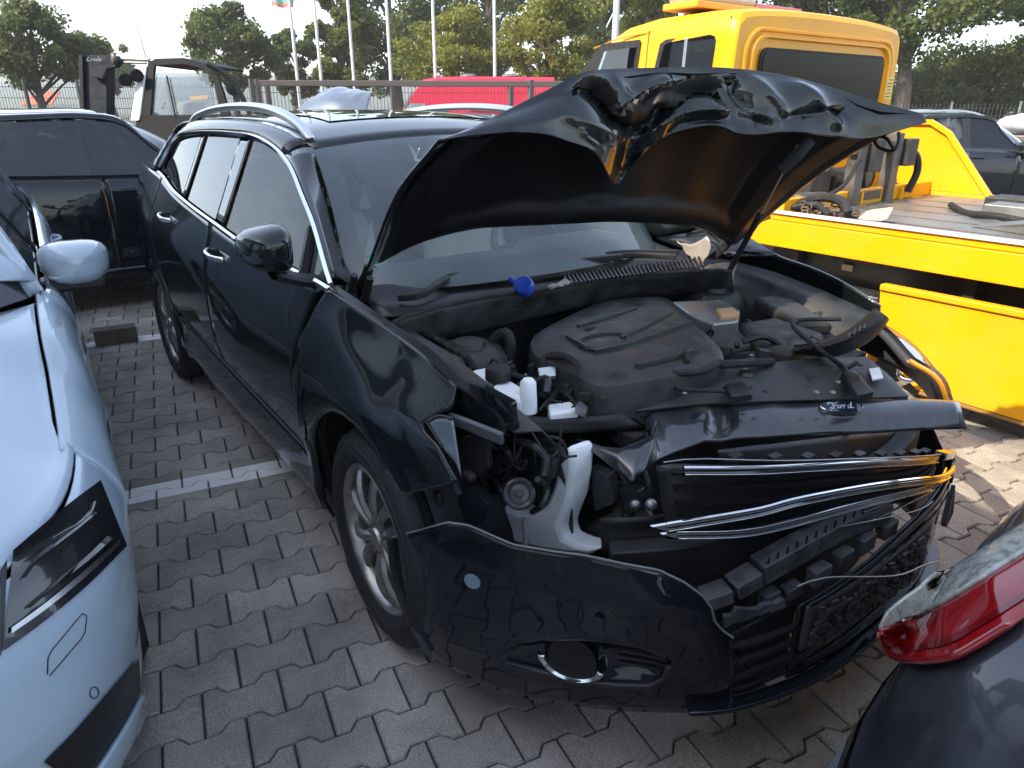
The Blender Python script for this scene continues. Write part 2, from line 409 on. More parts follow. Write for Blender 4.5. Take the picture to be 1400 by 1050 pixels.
def wheel(parent, x, y, z, r, w, sg, rim_r, steer=0, spokes=5, rimm=None, name='wheel', lean=0):
    """tyre (part) with rim and brake disc (sub-parts); sg is the outward side"""
    M = Matrix.Translation((x, y, z)) @ Matrix.Rotation(steer, 4, 'Z') @ Matrix.Rotation(lean, 4, 'X') @ Matrix.Diagonal((1, sg, 1, 1))
    rr = rim_r
    prof = [(rr - .012, -w), (rr + .02, -w - .004), (r*.86, -w - .004), (r*.955, -w + .012), (r, -w + .045)]
    n = 5
    for k in range(n):
        a = -w + .05 + (w - .095)*k/n; b = a + (w - .095)/n*.72
        prof += [(r, a), (r, b), (r - .008, b + .002), (r - .008, a + (w - .095)/n - .002)]
    prof += [(r, -.045), (r*.958, -.012), (r*.87, .006), (rr + .03, .008), (rr + .012, .002), (rr - .004, -.012)]
    ty = MB().lathe(prof, (0, 0, 0), 'Y', 48)
    for rad in (.80, .87): ty.lathe([(r*rad - .002, .0055), (r*rad, .0085), (r*rad + .002, .0055)], (0, 0, 0), 'Y', 48)
    t = ty.xf(M).build('tyre' if name == 'wheel' else name, rubber, parent, ang=50)
    rb = MB().lathe([(rr, -.012), (rr - .012, -.004), (rr - .022, -.012), (rr - .03, -.05), (rr - .035, -w + .02), (rr - .02, -w)], (0, 0, 0), 'Y', 48)
    rb.lathe([(.002, -.012), (.03, -.012), (.034, -.02), (.075, -.024), (.08, -.06), (.002, -.06)], (0, 0, 0), 'Y', 20)
    for k in range(spokes):
        for side in (-1, 1):
            a0 = 2*math.pi*k/spokes + side*.16; a1 = 2*math.pi*k/spokes + side*.30
            pts = []
            for t_ in range(6):
                q = t_/5; rad = lerp(.045, rr - .02, q); a = lerp(a0, a1, q**.8)
                pts.append((rad*math.cos(a), -.03 + .018*math.sin(q*math.pi) - .006*q, rad*math.sin(a)))
            rows = []
            for i, p in enumerate(pts):
                q = i/5; wd = lerp(.016, .020, q) ; p = Vector(p); rd = Vector((p.x, 0, p.z)).normalized(); tg = Vector((-rd.z, 0, rd.x))
                rows.append([p + tg*wd, p + tg*wd*.5 + Vector((0, .011, 0)), p - tg*wd*.5 + Vector((0, .011, 0)), p - tg*wd, p - tg*wd*.8 - Vector((0, .035, 0)), p + tg*wd*.8 - Vector((0, .035, 0))])
            rb.grid(rows, True)
        a = 2*math.pi*(k + .5)/spokes
        rb.lathe([(.009, -.03), (.009, -.016), (.001, -.015)], (.055*math.cos(a), 0, .055*math.sin(a)), 'Y', 8)
    rb.xf(M).build('rim', rimm or rim_metal, t, ang=40)
    MB().lathe([(.002, -.075), (.15, -.075), (.15, -.09), (.002, -.09)], (0, 0, 0), 'Y', 32).xf(M).build('brake_disc', grey_metal, t)
    return t
# ------------------------------------------------------------------ the wrecked estate car
front_glass = glass('front_door_glass', (.52, .58, .54), ior=1.25)
FD = Shell(z0=.2, prof=[(0, .862), (.094, .892), (.26, .89), (.41, .915), (.65, .926), (.80, .921), (.94, .903), (1, .885)],
    belt=[(-3.95, 1.20), (-3.3, 1.205), (-2.7, 1.188), (-2.21, 1.141), (-1.46, 1.089), (-1.1, 1.065), (-.62, 1.055), (-.3, 1.047), (-.03, .984), (.122, .963), (.25, .933), (.45, .86)],
    roof=[(-2.85, 1.19), (-2.74, 1.26), (-2.647, 1.343), (-2.519, 1.383), (-2.136, 1.41), (-1.585, 1.415), (-1.383, 1.405), (-1.153, 1.372), (-.952, 1.323), (-.743, 1.247), (-.579, 1.186), (-.45, 1.129), (-.302, 1.055)],
    plan=[(-3.95, .80), (-3.7, .87), (-3.33, .92), (-3.0, .965), (-2.6, 1), (-.5, 1), (.05, 1), (.2, .985), (.35, .955), (.5, .92)],
    arches=[(-.12, .345, .382), (-2.85, .335, .375)], htop=.36, yroof=.665)
FD_yb = [(-3.9, .70), (-3.2, .79), (-2.7, .815), (-2.2, .862), (-1.5, .885), (-.3, .885), (-.03, .835), (.12, .83), (.25, .83), (.45, .83)]
def fd_y(x, z, s=FD):
    zb = s.zb(x); pl = stab(x, s.plan); yb = stab(x, FD_yb)
    if z <= zb:
        t = (z - s.z0)/(zb - s.z0); v = stab(t, s.prof)*pl
        if t > .72: q = (t - .72)/.28; v = lerp(stab(t, s.prof)*pl, yb, q**1.7)
    else:
        t = min((z - zb)/s.htop, 1.3); v = yb - (yb - .668)*t
    fl = 0
    for xa, za, r in s.arches: fl = max(fl, .012*math.exp(-((math.hypot(x - xa, z - za) - r - .02)/.06)**2))
    return v + fl
FD.y = fd_y
ford = thing('estate_car', 'wrecked black estate car with its crumpled bonnet propped open and torn front bumper', 'car')
doorx = lambda z: tab(z, [(.2, -.62), (.31, -.605), (.55, -.605), (.73, -.575), (.82, -.515), (.99, -.405), (1.05, -.345)])
bshut = lambda z: tab(z, [(.3, -1.61), (.6, -1.60), (.98, -1.545), (1.1, -1.50), (1.4, -1.585)])
rearx = lambda z: tab(z, [(.3, -2.38), (.45, -2.40), (.6, -2.48), (.75, -2.60), (.9, -2.66), (1.2, -2.66)])
rock = lambda x: tab(x, [(-2.4, .48), (-2.0, .47), (-1.5, .447), (-1, .424), (-.6, .405)])
fendx = lambda z: tab(z, [(.6, .34), (.73, .34), (.784, .277), (.814, .20), (.848, .235), (.875, .272), (.95, .262)])
G = .0035
def fender_dent(p, u, v):                     # rear edge sprung outwards, shallow dents near the lamp
    k = max(0, 1 - u/.30)
    s = -1 if p.y < 0 else 1
    p.y += s*.026*k*k*(1 - abs(v - .5)*1.2)
    p.y -= s*.006*math.exp(-((u - .72)/.12)**2 - ((v - .62)/.22)**2)
    p.y -= s*.005*math.exp(-((u - .42)/.10)**2 - ((v - .80)/.12)**2)
    return p
for sg in (-1, 1):
    fzb = lambda x: max(FD.arch(x, .22), .0) if x < .15 else tab(x, [(.15, .615), (.34, .728), (.5, .70)])
    MB().grid(FD.patch(sg, lambda z: doorx(z) + (.050 if sg < 0 else .006), fendx if sg < 0 else (lambda z: .40), fzb, lambda x: FD.zb(x) - .002, 46, 26, dent=fender_dent if sg < 0 else None)).build('fender', black_paint, ford, solid=.012, off=0, ang=60)
    MB().grid(FD.patch(sg, lambda z: bshut(z) + G, lambda z: doorx(z) - G, lambda x: rock(x) + G, lambda x: FD.zb(x) - .012, 30, 24)).build('front_door', black_paint, ford, solid=.012, off=0, ang=60)
    MB().grid(FD.patch(sg, lambda z: rearx(z) + G, lambda z: bshut(z) - G, lambda x: rock(x) + G, lambda x: FD.zb(x) - .012, 30, 24)).build('rear_door', black_paint, ford, solid=.012, off=0, ang=60)
    qb = lambda x: FD.arch(x, .30)
    MB().grid(FD.patch(sg, -3.9, lambda z: rearx(z) - G, qb, lambda x: FD.zb(x) - .012, 50, 24)).build('quarter_panel', black_paint, ford, solid=.012, off=0, ang=60)
    MB().grid(FD.patch(sg, -2.47, -.51, lambda x: .195, lambda x: rock(x) - G, 30, 8)).build('rocker_panel', black_paint, ford, solid=.012, off=0, ang=60)
    mb = MB().grid(FD.patch(sg, -3.7, -.40, lambda x: FD.arch(x, .21) + .02, lambda x: FD.zb(x) - .03, 60, 10, off=-.035)); mb.build('inner_side', void_black, ford)
    # glasshouse
    zt = lambda x: FD.zr(x) - .014; zbt = lambda x: FD.zb(x) + .004
    MB().grid(FD.patch(sg, lambda z: tab(z, [(1.09, -1.375), (1.39, -1.49)]), -.335, zbt, zt, 26, 12, off=-.012)).build('side_window', front_glass, ford)
    MB().grid(FD.patch(sg, lambda z: tab(z, [(1.1, -2.02), (1.39, -2.10)]), lambda z: tab(z, [(1.09, -1.47), (1.39, -1.60)]), zbt, zt, 18, 10, off=-.012)).build('side_window', tint_glass, ford)
    MB().grid(FD.patch(sg, -2.80, lambda z: tab(z, [(1.1, -2.06), (1.39, -2.14)]), zbt, zt, 18, 10, off=-.012)).build('side_window', tint_glass, ford)
    MB().grid(FD.patch(sg, lambda z: tab(z, [(1.09, -1.475), (1.4, -1.605)]), lambda z: tab(z, [(1.09, -1.37), (1.4, -1.485)]), zbt, lambda x: FD.zr(x) - .008, 6, 8, off=-.002)).build('pillar_cover', mat('gloss_black_trim', (.008, .008, .009), .08, 0, .5) if 'gloss_black_trim' not in MATS else MATS['gloss_black_trim'], ford, solid=.006)
    MB().grid(FD.patch(sg, lambda z: tab(z, [(1.1, -2.065), (1.4, -2.145)]), lambda z: tab(z, [(1.1, -2.015), (1.4, -2.095)]), zbt, lambda x: FD.zr(x) - .008, 4, 8, off=-.002)).build('pillar_cover', MATS['gloss_black_trim'], ford, solid=.006)
    # small front quarter divider in the door glass
    MB().ribbon(FD.line(sg, [(-.50, FD.zb(-.5)), (-.585, 1.172)], -.004), .02, .03, up=(0, sg, .3)).build('window_divider', trim_plastic, ford)
    xs = [-2.80 + 2.495*i/50 for i in range(51)]
    MB().ribbon(FD.line(sg, [(x, FD.zb(x) - .004) for x in xs], .004), .012, .017, up=(0, sg*.3, 1)).build('window_trim', chrome, ford)
    MB().ribbon(FD.line(sg, [(x, FD.zr(x) + .002) for x in xs], .004), .012, .015, up=(0, sg*.3, 1)).build('window_trim', chrome, ford)
# roof: edge line, camber, windscreen header
def roof_edge(x): return Vector((x, -tab(x, [(-3.6, .56), (-3.0, .60), (-2, .62), (-1.0, .625)]), stab(x, [(-3.55, 1.36), (-3.2, 1.425), (-2.6, 1.462), (-2.0, 1.472), (-1.5, 1.462), (-1.2, 1.432), (-1.0, 1.385)])))
def roof_pt(x, u):
    e = roof_edge(x); y = e.y*(1 - 2*u); k = 1 - (y/e.y)**2
    return Vector((x - .05*k*(1 if x > -1.6 else 0)*max(0, (x + 1.6)/.6), y, e.z + .036*k))
rxs = [-3.5 + 2.5*i/30 for i in range(31)]
MB().grid([[roof_pt(x, u/20) for u in range(21)] for x in rxs]).build('roof', black_paint, ford, solid=.01, off=-1, ang=60)
MB().grid([[roof_pt(x, .16 + .68*u/12) + Vector((0, 0, .004)) for u in range(13)] for x in [-2.75 + 1.45*i/12 for i in range(13)]]).build('panoramic_roof', mat('roof_glass', (.012, .014, .016), .03, 0, .3), ford, ang=60)
for sg in (-1, 1):
    mir = lambda p: Vector((p.x, -sg*p.y, p.z))
    # cant rail between window trim and roof, and the A pillar
    rows = [[FD.p(x, FD.zr(x) + .010, -1, .0) if k == 0 else (FD.p(x, FD.zr(x) + .010, -1, 0).lerp(roof_edge(x), k/4) + Vector((0, -.010, .008))*math.sin(k/4*math.pi)) for k in range(5)] for x in [-2.80 + 1.75*i/24 for i in range(25)]]
    MB().grid([[mir(p) for p in r] for r in rows]).build('roof_side', black_paint, ford, solid=.008, off=0, ang=60)
    a = [(-1.05, 1.347), (-.952, 1.323), (-.743, 1.247), (-.579, 1.186), (-.45, 1.129), (-.32, 1.062)]
    b = [(-1.0, -.625, 1.385), (-.93, -.64, 1.325), (-.80, -.665, 1.21), (-.70, -.69, 1.11), (-.63, -.705, 1.04), (-.56, -.725, .99)]
    A = crv([FD.p(x, z + .010, -1) for x, z in a], 16); B = crv(b, 16)
    MB().grid([[mir(A[i].lerp(B[i], k/4) + Vector((.012, -.006, .008))*math.sin(k/4*math.pi)) for k in range(5)] for i in range(16)]).build('windscreen_pillar', black_paint, ford, solid=.01, off=0, ang=60)
    # lower corner filler between pillar foot and fender
    C = crv([FD.p(-.32, 1.05, -1), FD.p(-.15, 1.012, -1), FD.p(-.03, .982, -1)], 6); D = crv([(-.56, -.725, .985), (-.45, -.74, .965), (-.30, -.75, .94)], 6)
    MB().grid([[mir(C[i].lerp(D[i], k/3)) for k in range(4)] for i in range(6)]).build('cowl_corner', black_paint, ford, solid=.008, off=0)
    # roof rail: silver arch bar with feet
    rp = [(-2.78, -.605, 1.435), (-2.65, -.60, 1.478), (-2.3, -.60, 1.512), (-1.9, -.60, 1.524), (-1.55, -.60, 1.516), (-1.3, -.60, 1.488), (-1.15, -.602, 1.452), (-1.06, -.606, 1.408)]
    MB().ribbon([mir(p) for p in crv(rp, 40)], .034, .032, up=(0, sg*.25, 1)).build('roof_rail', brushed, ford, bevel=.008)
    # door handles, mirror, wheels
    for hx, hz in ((-1.40, .972), (-2.29, 1.016)):
        pts = [FD.p(hx - .10, hz + .004, sg, .012), FD.p(hx - .06, hz + .003, sg, .035), FD.p(hx, hz, sg, .040), FD.p(hx + .06, hz - .003, sg, .034), FD.p(hx + .10, hz - .006, sg, .006)]
        MB().ribbon(crv(pts, 14), .016, .024).build('door_handle', chrome, ford, bevel=.006)
        MB().lathe([(.001, .002), (.05, .001), (.055, .004)], (0, 0, 0), 'Y', 18).xf(Matrix.Translation(FD.p(hx - .01, hz - .012, sg, -.001)) @ Matrix.Diagonal((1, sg, .62, 1))).build('handle_cup', void_black, ford)
    mc = P(364, 341, 'Y', -1.01); mc.y *= -sg
    rows = []
    for j in range(13):
        t = j/12; r = [(.20, .30), (.55, .62), (.80, .82), (.93, .93), (1.0, 1.0), (1.02, 1.02), (1.01, 1.01), (1.0, 1.0), (.98, .98), (.96, .96), (.94, .94), (.92, .92), (.90, .90)][j]
        x = .085 - [0, .008, .022, .042, .065, .09, .11, .125, .135, .142, .146, .148, .15][j]
        row = []
        for k in range(24):
            a_ = 2*math.pi*k/24; c_, s_ = math.cos(a_), math.sin(a_); n_ = 3.6
            q = (abs(c_)**n_ + abs(s_)**n_)**(-1/n_)
            yy, zz = c_*q*.068*r[0], s_*q*.060*r[1]
            zz *= 1 - .22*(yy/.068)*sg
            row.append(mc + Vector((x - 2.4*yy*yy, yy, zz)))
        rows.append(row)
    MB().grid(rows, True).add([mc + Vector((.079, 0, 0))] + rows[0], [(0, 1 + (k + 1) % 24, 1 + k) for k in range(24)]).build('wing_mirror', black_paint, ford, ang=60)
    mg = [mc + Vector((-.068 - 1.6*(p.y - mc.y)**2, (p.y - mc.y)*.93, (p.z - mc.z)*.93)) for p in rows[-1]]
    MB().add(mg + [mc + Vector((-.068, 0, 0))], [(k, (k + 1) % 24, 24) for k in range(24)]).build('mirror_glass', mat('mirror_silver', (.85, .85, .85), .02, 1) if 'mirror_silver' not in MATS else MATS['mirror_silver'], ford)
    MB().grid([[Vector((mc.x - .01 + .045*math.cos(t), sg*q, z + .02*math.sin(t))) for t in [2*math.pi*k/10 for k in range(10)]] for q, z in ((1.0, mc.z - .07), (.96, mc.z - .085), (.92, mc.z - .10), (.87, mc.z - .11))], True).build('mirror_arm', trim_plastic, ford)
    fx = -.11
    wheel(ford, fx, sg*.915, .333, .338, .225, sg, .236, steer=R(-3) if sg < 0 else 0)
    wheel(ford, -2.85, sg*.905, .333, .335, .225, sg, .236)
    for ax in (-.12, -2.85):
        MB().lathe([(.40, -.02), (.40, -.34), (.01, -.35)], (0, 0, 0), 'Y', 30, R(-8), R(188)).xf(Matrix.Translation((ax, sg*.90, .345)) @ Matrix.Diagonal((1, sg, 1, 1))).build('wheel_liner', matte_black, ford)
# windscreen
wb = crv([(-.575, -.715, .985), (-.40, -.50, .975), (-.30, 0, .985), (-.40, .50, .975), (-.575, .715, .985)], 25)
wt = [roof_pt(-1.0, u/24) + Vector((.006, 0, -.004)) for u in range(25)]
wrows = [[wb[i].lerp(wt[i], j/14) + Vector((.35, 0, .55))*(.05*math.sin(math.pi*j/14)) for i in range(25)] for j in range(15)]
MB().grid(wrows).build('windscreen', wind_glass, ford, ang=60)
# dark ceramic border just under the glass
def ws(u, v): i = u*24; k = min(int(i), 23); j = v*14; l = min(int(j), 13); return wrows[l][k].lerp(wrows[l][k+1], i-k).lerp(wrows[l+1][k].lerp(wrows[l+1][k+1], i-k), j-l) + Vector((-.004, 0, -.004))
mb = MB()
def strip(mb, f0, f1, n=24): mb.grid([[f0(i/n) for i in range(n + 1)], [f1(i/n) for i in range(n + 1)]])
strip(mb, lambda t: ws(t, 0), lambda t: ws(t, .13)); strip(mb, lambda t: ws(t, 1), lambda t: ws(t, .955))
strip(mb, lambda t: ws(0, t), lambda t: ws(.05, t)); strip(mb, lambda t: ws(1, t), lambda t: ws(.95, t))
mb.build('windscreen_border', matte_black, ford, fix=False)
# tailgate and rear glass
tail = [[Vector((x + .16*(1 - (y/.8)**2)*-.5, y*w_, z)) for y in [-.8 + 1.6*k/14 for k in range(15)]] for x, z, w_ in ((-3.80, .3, 1.0), (-3.86, .55, 1.02), (-3.84, .8, 1.0), (-3.80, 1.0, .97), (-3.74, 1.15, .9))]
MB().grid(tail).build('tailgate', black_paint, ford, solid=.01)
MB().grid([[tail[-1][k].lerp(roof_pt(-3.5, k/14) + Vector((-.0, 0, -.01)), j/6) for k in range(15)] for j in range(7)]).build('rear_window', tint_glass, ford)
for sg in (-1, 1): MB().grid([[Vector((lerp(-3.74, -3.48, j/5), sg*lerp(.72, .57, j/5), lerp(1.15, 1.37, j/5))), Vector((lerp(-2.86, -2.80, j/5), sg*(lerp(.812, .70, j/5)), lerp(1.19, 1.40, j/5)))] for j in range(6)]).build('rear_pillar', black_paint, ford, solid=.01)
# cabin
MB().box((-2.0, 0, .34), (3.3, 1.6, .05)).build('floor_pan', void_black, ford, smooth=False)
mb = MB().grid([[roof_pt(x, .04 + .92*u/10) + Vector((0, 0, -.03)) for u in range(11)] for x in (-3.4, -2.6, -1.8, -1.1)]); mb.build('headliner', headliner, ford)
def seat(x, y, w, mt, back=.62):
    mb = MB(); rows = []
    for z, dx, ww, th in ((.50, 0, w, .12), (.70, -.06, w*1.02, .13), (.92, -.14, w, .12), (1.06, -.18, w*.8, .09)):
        rows.append([Vector((x + dx + th*math.cos(a)*.6, y + ww/2*math.copysign(abs(math.sin(a))**.6, math.sin(a)), z)) for a in [2*math.pi*k/14 for k in range(14)]])
    mb.grid(rows, True); mb.box((x + .25, y, .50), (.52, w, .14))
    o = mb.build('seat', mt, ford, bevel=.03)
    hb = MB(); hb.grid([[Vector((x - .19 + .05*math.cos(a)*r, y + .13*r*math.copysign(abs(math.sin(a))**.6, math.sin(a)), z)) for a in [2*math.pi*k/12 for k in range(12)]] for z, r in ((1.07, .7), (1.10, 1), (1.22, 1), (1.26, .6))], True); hb.build('headrest', mt, o)
seat(-1.45, -.37, .50, seat_cloth); seat(-1.45, .37, .50, sunlit_cream)
mb = MB(); mb.box((-2.45, 0, .62), (.35, 1.3, .2)); mb.box((-2.62, 0, .85), (.16, 1.3, .45)); mb.build('rear_bench', seat_cloth, ford, bevel=.05)
dr = [[Vector((x, y, z + (.03 if abs(y - .37) < .22 and 0 < k < 3 else 0))) for y in [-.70 + 1.4*i/24 for i in range(25)]] for k, (x, z) in enumerate(((-.42, .955), (-.62, .985), (-.80, .98), (-.90, .90), (-.88, .70)))]
MB().grid(dr).build('dashboard', dash_mat, ford, solid=.01)
st = MB(); cc = Vector((-1.02, .37, .92)); ax = Vector((.9, 0, .45)).normalized(); e1 = Vector((0, 1, 0)); e2 = ax.cross(e1)
st.tube([cc + (e1*math.cos(a) + e2*math.sin(a))*.185 for a in [2*math.pi*k/32 for k in range(33)]], .016, 8, cap=False); st.box(cc, (.05, .16, .1)); st.box(cc, (.03, .34, .04))
st.build('steering_wheel', trim_plastic, ford)
MB().box((-.93, 0, 1.29), (.04, .22, .06)).build('rear_view_mirror', trim_plastic, ford, bevel=.01)
# stickers / hanging tags seen through the windscreen
def disc(c, n, r, name, mt, par, seg=20, sq=1.0):
    n = Vector(n).normalized(); a = n.orthogonal().normalized(); b = n.cross(a); c = Vector(c)
    return MB().add([c + a*r*math.cos(2*math.pi*k/seg) + b*r*sq*math.sin(2*math.pi*k/seg) for k in range(seg)], [tuple(range(seg))]).build(name, mt, par, smooth=False)
disc(ws(.085, .16) + Vector((-.002, 0, -.003)), (.55, 0, .83), .032, 'emissions_sticker', mat('green_sticker', (.05, .30, .20), .5), ford)
for (px, py), hgt, nm in (((499, 270), 30, 'warning_tag'), ((508, 325), 48, 'air_freshener')):
    a_, b_, c_ = PD(px, py - hgt/2, 3.05), PD(px - 8, py + hgt/2, 3.05), PD(px + 8, py + hgt/2, 3.05)
    MB().prism([a_, b_, c_], (-.004, 0, .002)).build(nm, mat(nm, (.62, .58, .52), .7), ford, smooth=False)
# wipers and cowl
def bar(pts, r, name, mt, n=8, par=ford, k=16): return MB().tube(crv(pts, k), r, n).build(name, mt, par)
cow = [[Vector(p) for p in row] for row in zip(
    crv([P(492, 392, 'Z', .985), P(560, 384, 'Z', .99), P(650, 367, 'Z', .99), P(750, 352, 'Z', .99), P(850, 343, 'Z', .99), P(935, 342, 'Z', .985)], 30),
    crv([P(500, 410, 'Z', .955), P(570, 412, 'Z', .955), P(660, 390, 'Z', .955), P(750, 378, 'Z', .955), P(850, 366, 'Z', .955), P(945, 360, 'Z', .955)], 30),
    crv([P(520, 432, 'Z', .955), P(570, 427, 'Z', .955), P(660, 405, 'Z', .955), P(750, 393, 'Z', .955), P(850, 378, 'Z', .955), P(960, 370, 'Z', .955)], 30))]
MB().grid(cow).build('cowl_panel', trim_plastic, ford, solid=.008)
lf = MB()
for k in range(34):
    t = k/33; a_ = P(lerp(770, 955, t), lerp(377, 352, t), 'Z', .966); b_ = P(lerp(778, 962, t), lerp(389, 365, t), 'Z', .972)
    lf.ribbon([a_, b_], .006, .012)
lf.build('cowl_grille', trim_plastic, ford, smooth=False)
MB().ribbon(crv([P(545, 407, 'Z', .975), P(575, 403, 'Z', .985), P(612, 380, 'Z', 1.0)], 10), .022, .02).ribbon(crv([P(612, 378, 'Z', 1.0), P(700, 366, 'Z', 1.0), P(800, 356, 'Z', 1.0), P(850, 351, 'Z', 1.0)], 14), .022, .022).build('wiper', matte_black, ford, bevel=.004)
MB().ribbon(crv([P(750, 362, 'Z', .99), P(850, 349, 'Z', .998), P(925, 351, 'Z', 1.0)], 12), .024, .02).ribbon(crv([P(790, 352, 'Z', 1.0), P(860, 345, 'Z', 1.005), P(928, 345, 'Z', 1.005)], 10), .016, .02).build('wiper', matte_black, ford, bevel=.004)
# firewall lip: rubber sealed sheet from cowl edge down into the bay
fw_t = crv([P(535, 443, 'Z', .965), P(570, 429, 'Z', .965), P(660, 408, 'Z', .965), P(750, 396, 'Z', .965), P(840, 380, 'Z', .965), P(960, 371, 'Z', .965), P(1000, 372, 'Z', .96)], 30)
fw_b = crv([P(560, 462, 'Z', .84), P(600, 462, 'Z', .84), P(670, 450, 'Z', .84), P(780, 424, 'Z', .84), P(860, 408, 'Z', .84), P(960, 400, 'Z', .84), P(1010, 402, 'Z', .84)], 30)
MB().grid([[fw_t[i].lerp(fw_b[i], j/6) + Vector((0, 0, -.012 + .02*math.cos(j))) for i in range(30)] for j in range(7)]).build('firewall_panel', bay_plastic, ford, solid=.006)
MB().tube([p + Vector((.004, 0, .004)) for p in fw_t], .006, 6).build('bonnet_seal', rubber, ford)
# engine bay hull
mb = MB(); mb.box((.0, 0, .33), (1.0, 1.5, .04)); mb.box((-.36, 0, .64), (.04, 1.5, .62)); mb.build('bay_floor', void_black, ford, smooth=False)
for sg in (-1, 1):
    ap = MB().grid([[Vector((x, sg*y, z + (tab(x, [(-.4, .05), (.1, .02), (.4, -.05)]) if z > .8 else 0))) for x in (-.42, -.2, 0, .2, .42)] for y, z in ((.78, .905), (.70, .885), (.66, .84), (.60, .60), (.58, .36))]); ap.build('inner_wing', bay_plastic, ford, solid=.006)
    MB().lathe([(.001, .885), (.045, .885), (.05, .870), (.085, .868), (.105, .85), (.12, .80), (.125, .55)], (-.10, sg*.56, 0), 'Z', 24).build('strut_tower', bay_plastic, ford)
# right flange of the wing (edge strip catching light)
MB().ribbon(crv([FD.p(-.32, 1.045, -1, -.014), FD.p(-.03, .98, -1, -.012), FD.p(.12, .96, -1, -.01), FD.p(.25, .93, -1, -.01), Vector((.34, -.76, .87))], 24), .03, .006).build('wing_flange', trim_plastic, ford)
# engine cover: rounded slab with oval well and ribs
oc = [(723, 465), (731, 452), (765, 434), (801, 417), (828, 408), (865, 404), (905, 403), (925, 412), (948, 436), (975, 460), (990, 478), (988, 494), (940, 506), (861, 521), (812, 523), (789, 511), (755, 495), (730, 482)]
top = crv([P(x, y, 'Z', .885) for x, y in oc] + [P(*oc[0], 'Z', .885)], 54)[:-1]
cen = sum(top, Vector())/len(top)
rows = [[cen.lerp(p, q) + Vector((0, 0, dz)) for p in top] for q, dz in ((.30, .012), (.6, .010), (.82, .006), (.93, 0), (.985, -.010), (1.0, -.03), (1.0, -.12))]
mb = MB().grid(rows, True); mb.add(rows[0], [tuple(range(len(top)))])
mb.build('engine_cover', bay_plastic, ford, ang=45)
ow = P(826, 466, 'Z', .90); MB().lathe([(.001, -.05), (.058, -.045), (.066, .0), (.074, .004), (.078, -.004)], ow, 'Z', 24).xf(Matrix.Translation(ow) @ Matrix.Diagonal((.75, 1.15, 1, 1)) @ Matrix.Translation(-ow)).build('cover_well', matte_black, ford)
for (x0, y0), (x1, y1) in (((850, 462), (918, 428)), ((862, 470), (946, 440)), ((775, 460), (812, 480)), ((812, 480), (865, 470)), ((790, 446), (870, 422)), ((870, 500), (955, 480)), ((800, 450), (812, 447))):
    MB().ribbon(crv([P(x0, y0, 'Z', .898), P((x0+x1)/2, (y0+y1)/2, 'Z', .900), P(x1, y1, 'Z', .896)], 6), .010, .010).build('cover_rib', bay_plastic, ford)
# battery, filter box, hoses
def slab(pts, z, h, name, mt, bev=.008, par=ford, tilt=0):
    return MB().prism([P(x, y, 'Z', z) for x, y in pts], (0, 0, -h)).build(name, mt, par, smooth=False, bevel=bev)
bt = slab([(918, 412), (985, 409), (1012, 424), (1010, 438), (975, 442), (940, 428)], .90, .12, 'battery', grey_metal)
slab([(978, 421), (1004, 419), (1012, 429), (985, 431)], .915, .03, 'battery_sun_patch', mat('tan_sun_patch', (.42, .26, .12), .6), par=bt)  # tan slab paints the sunlit corner of the battery
slab([(1010, 440), (1060, 432), (1130, 455), (1085, 480), (1040, 470)], .86, .14, 'air_filter_box', bay_plastic, .02)
slab([(950, 440), (1000, 436), (1030, 470), (985, 480)], .84, .12, 'fuse_box', bay_plastic, .012)
slab([(1030, 405), (1075, 402), (1140, 440), (1090, 440)], .87, .05, 'scuttle_tray', bay_plastic, .015)
rows = [[P(x, y, 'Z', z) for x, y, z in r] for r in (((1088, 476, .87), (1120, 466, .90), (1152, 455, .93), (1178, 437, .97), (1196, 421, 1.0)), ((1085, 480, .86), (1125, 474, .90), (1162, 464, .935), (1190, 448, .97), (1212, 432, 1.0)), ((1086, 484, .82), (1138, 488, .85), (1178, 474, .89), (1203, 455, .93), (1216, 437, .97)))]
MB().grid(smooth_grid(rows, 16, 9)).build('intake_duct', bay_plastic, ford, solid=.02)
for k in range(4): MB().ribbon([P(1160 + 7*k, 462 - 4*k, 'Z', .945 + .008*k), P(1163 + 7*k, 455 - 4*k, 'Z', .947 + .008*k)], .006, .006).build('duct_rib', bay_plastic, ford)
bar([P(1150, 436, 'Z', .90), P(1085, 440, 'Z', .89), P(1110, 470, 'Z', .91), P(1150, 500, 'Z', .84), P(1165, 525, 'Z', .82)], .007, 'cable', rubber)
bar([P(900, 512, 'Z', .87), P(950, 502, 'Z', .87), P(1010, 497, 'Z', .87), P(1055, 495, 'Z', .85)], .013, 'coolant_hose', rubber)
bar([P(862, 518, 'Z', .86), P(900, 512, 'Z', .87), P(955, 508, 'Z', .88), P(985, 495, 'Z', .88)], .010, 'coolant_hose', rubber)
bar([P(940, 495, 'Z', .89), P(938, 482, 'Z', .91), P(945, 478, 'Z', .90)], .008, 'hose_clip', rubber)
for k in range(5):
    x0 = 590 + k*9
    bar([P(x0 - 40, 445 + k*2, 'Z', .86), P(x0 - 5, 458 + k*4, 'Z', .90 - .01*k), P(x0 + 20, 475 + k*5, 'Z', .87), P(x0 + 22, 500 + k*4, 'Z', .80)], .007, 'wiring_loom', rubber, k=14)
bar([P(668, 500, 'Z', .80), P(672, 470, 'Z', .86), P(690, 455, 'Z', .90), P(698, 470, 'Z', .87), P(695, 500, 'Z', .80)], .017, 'breather_hose', rubber)
bar([P(745, 520, 'Z', .84), P(745, 490, 'Z', .88), P(775, 488, 'Z', .90), P(795, 510, 'Z', .87), P(790, 540, 'Z', .82)], .011, 'breather_hose', rubber)
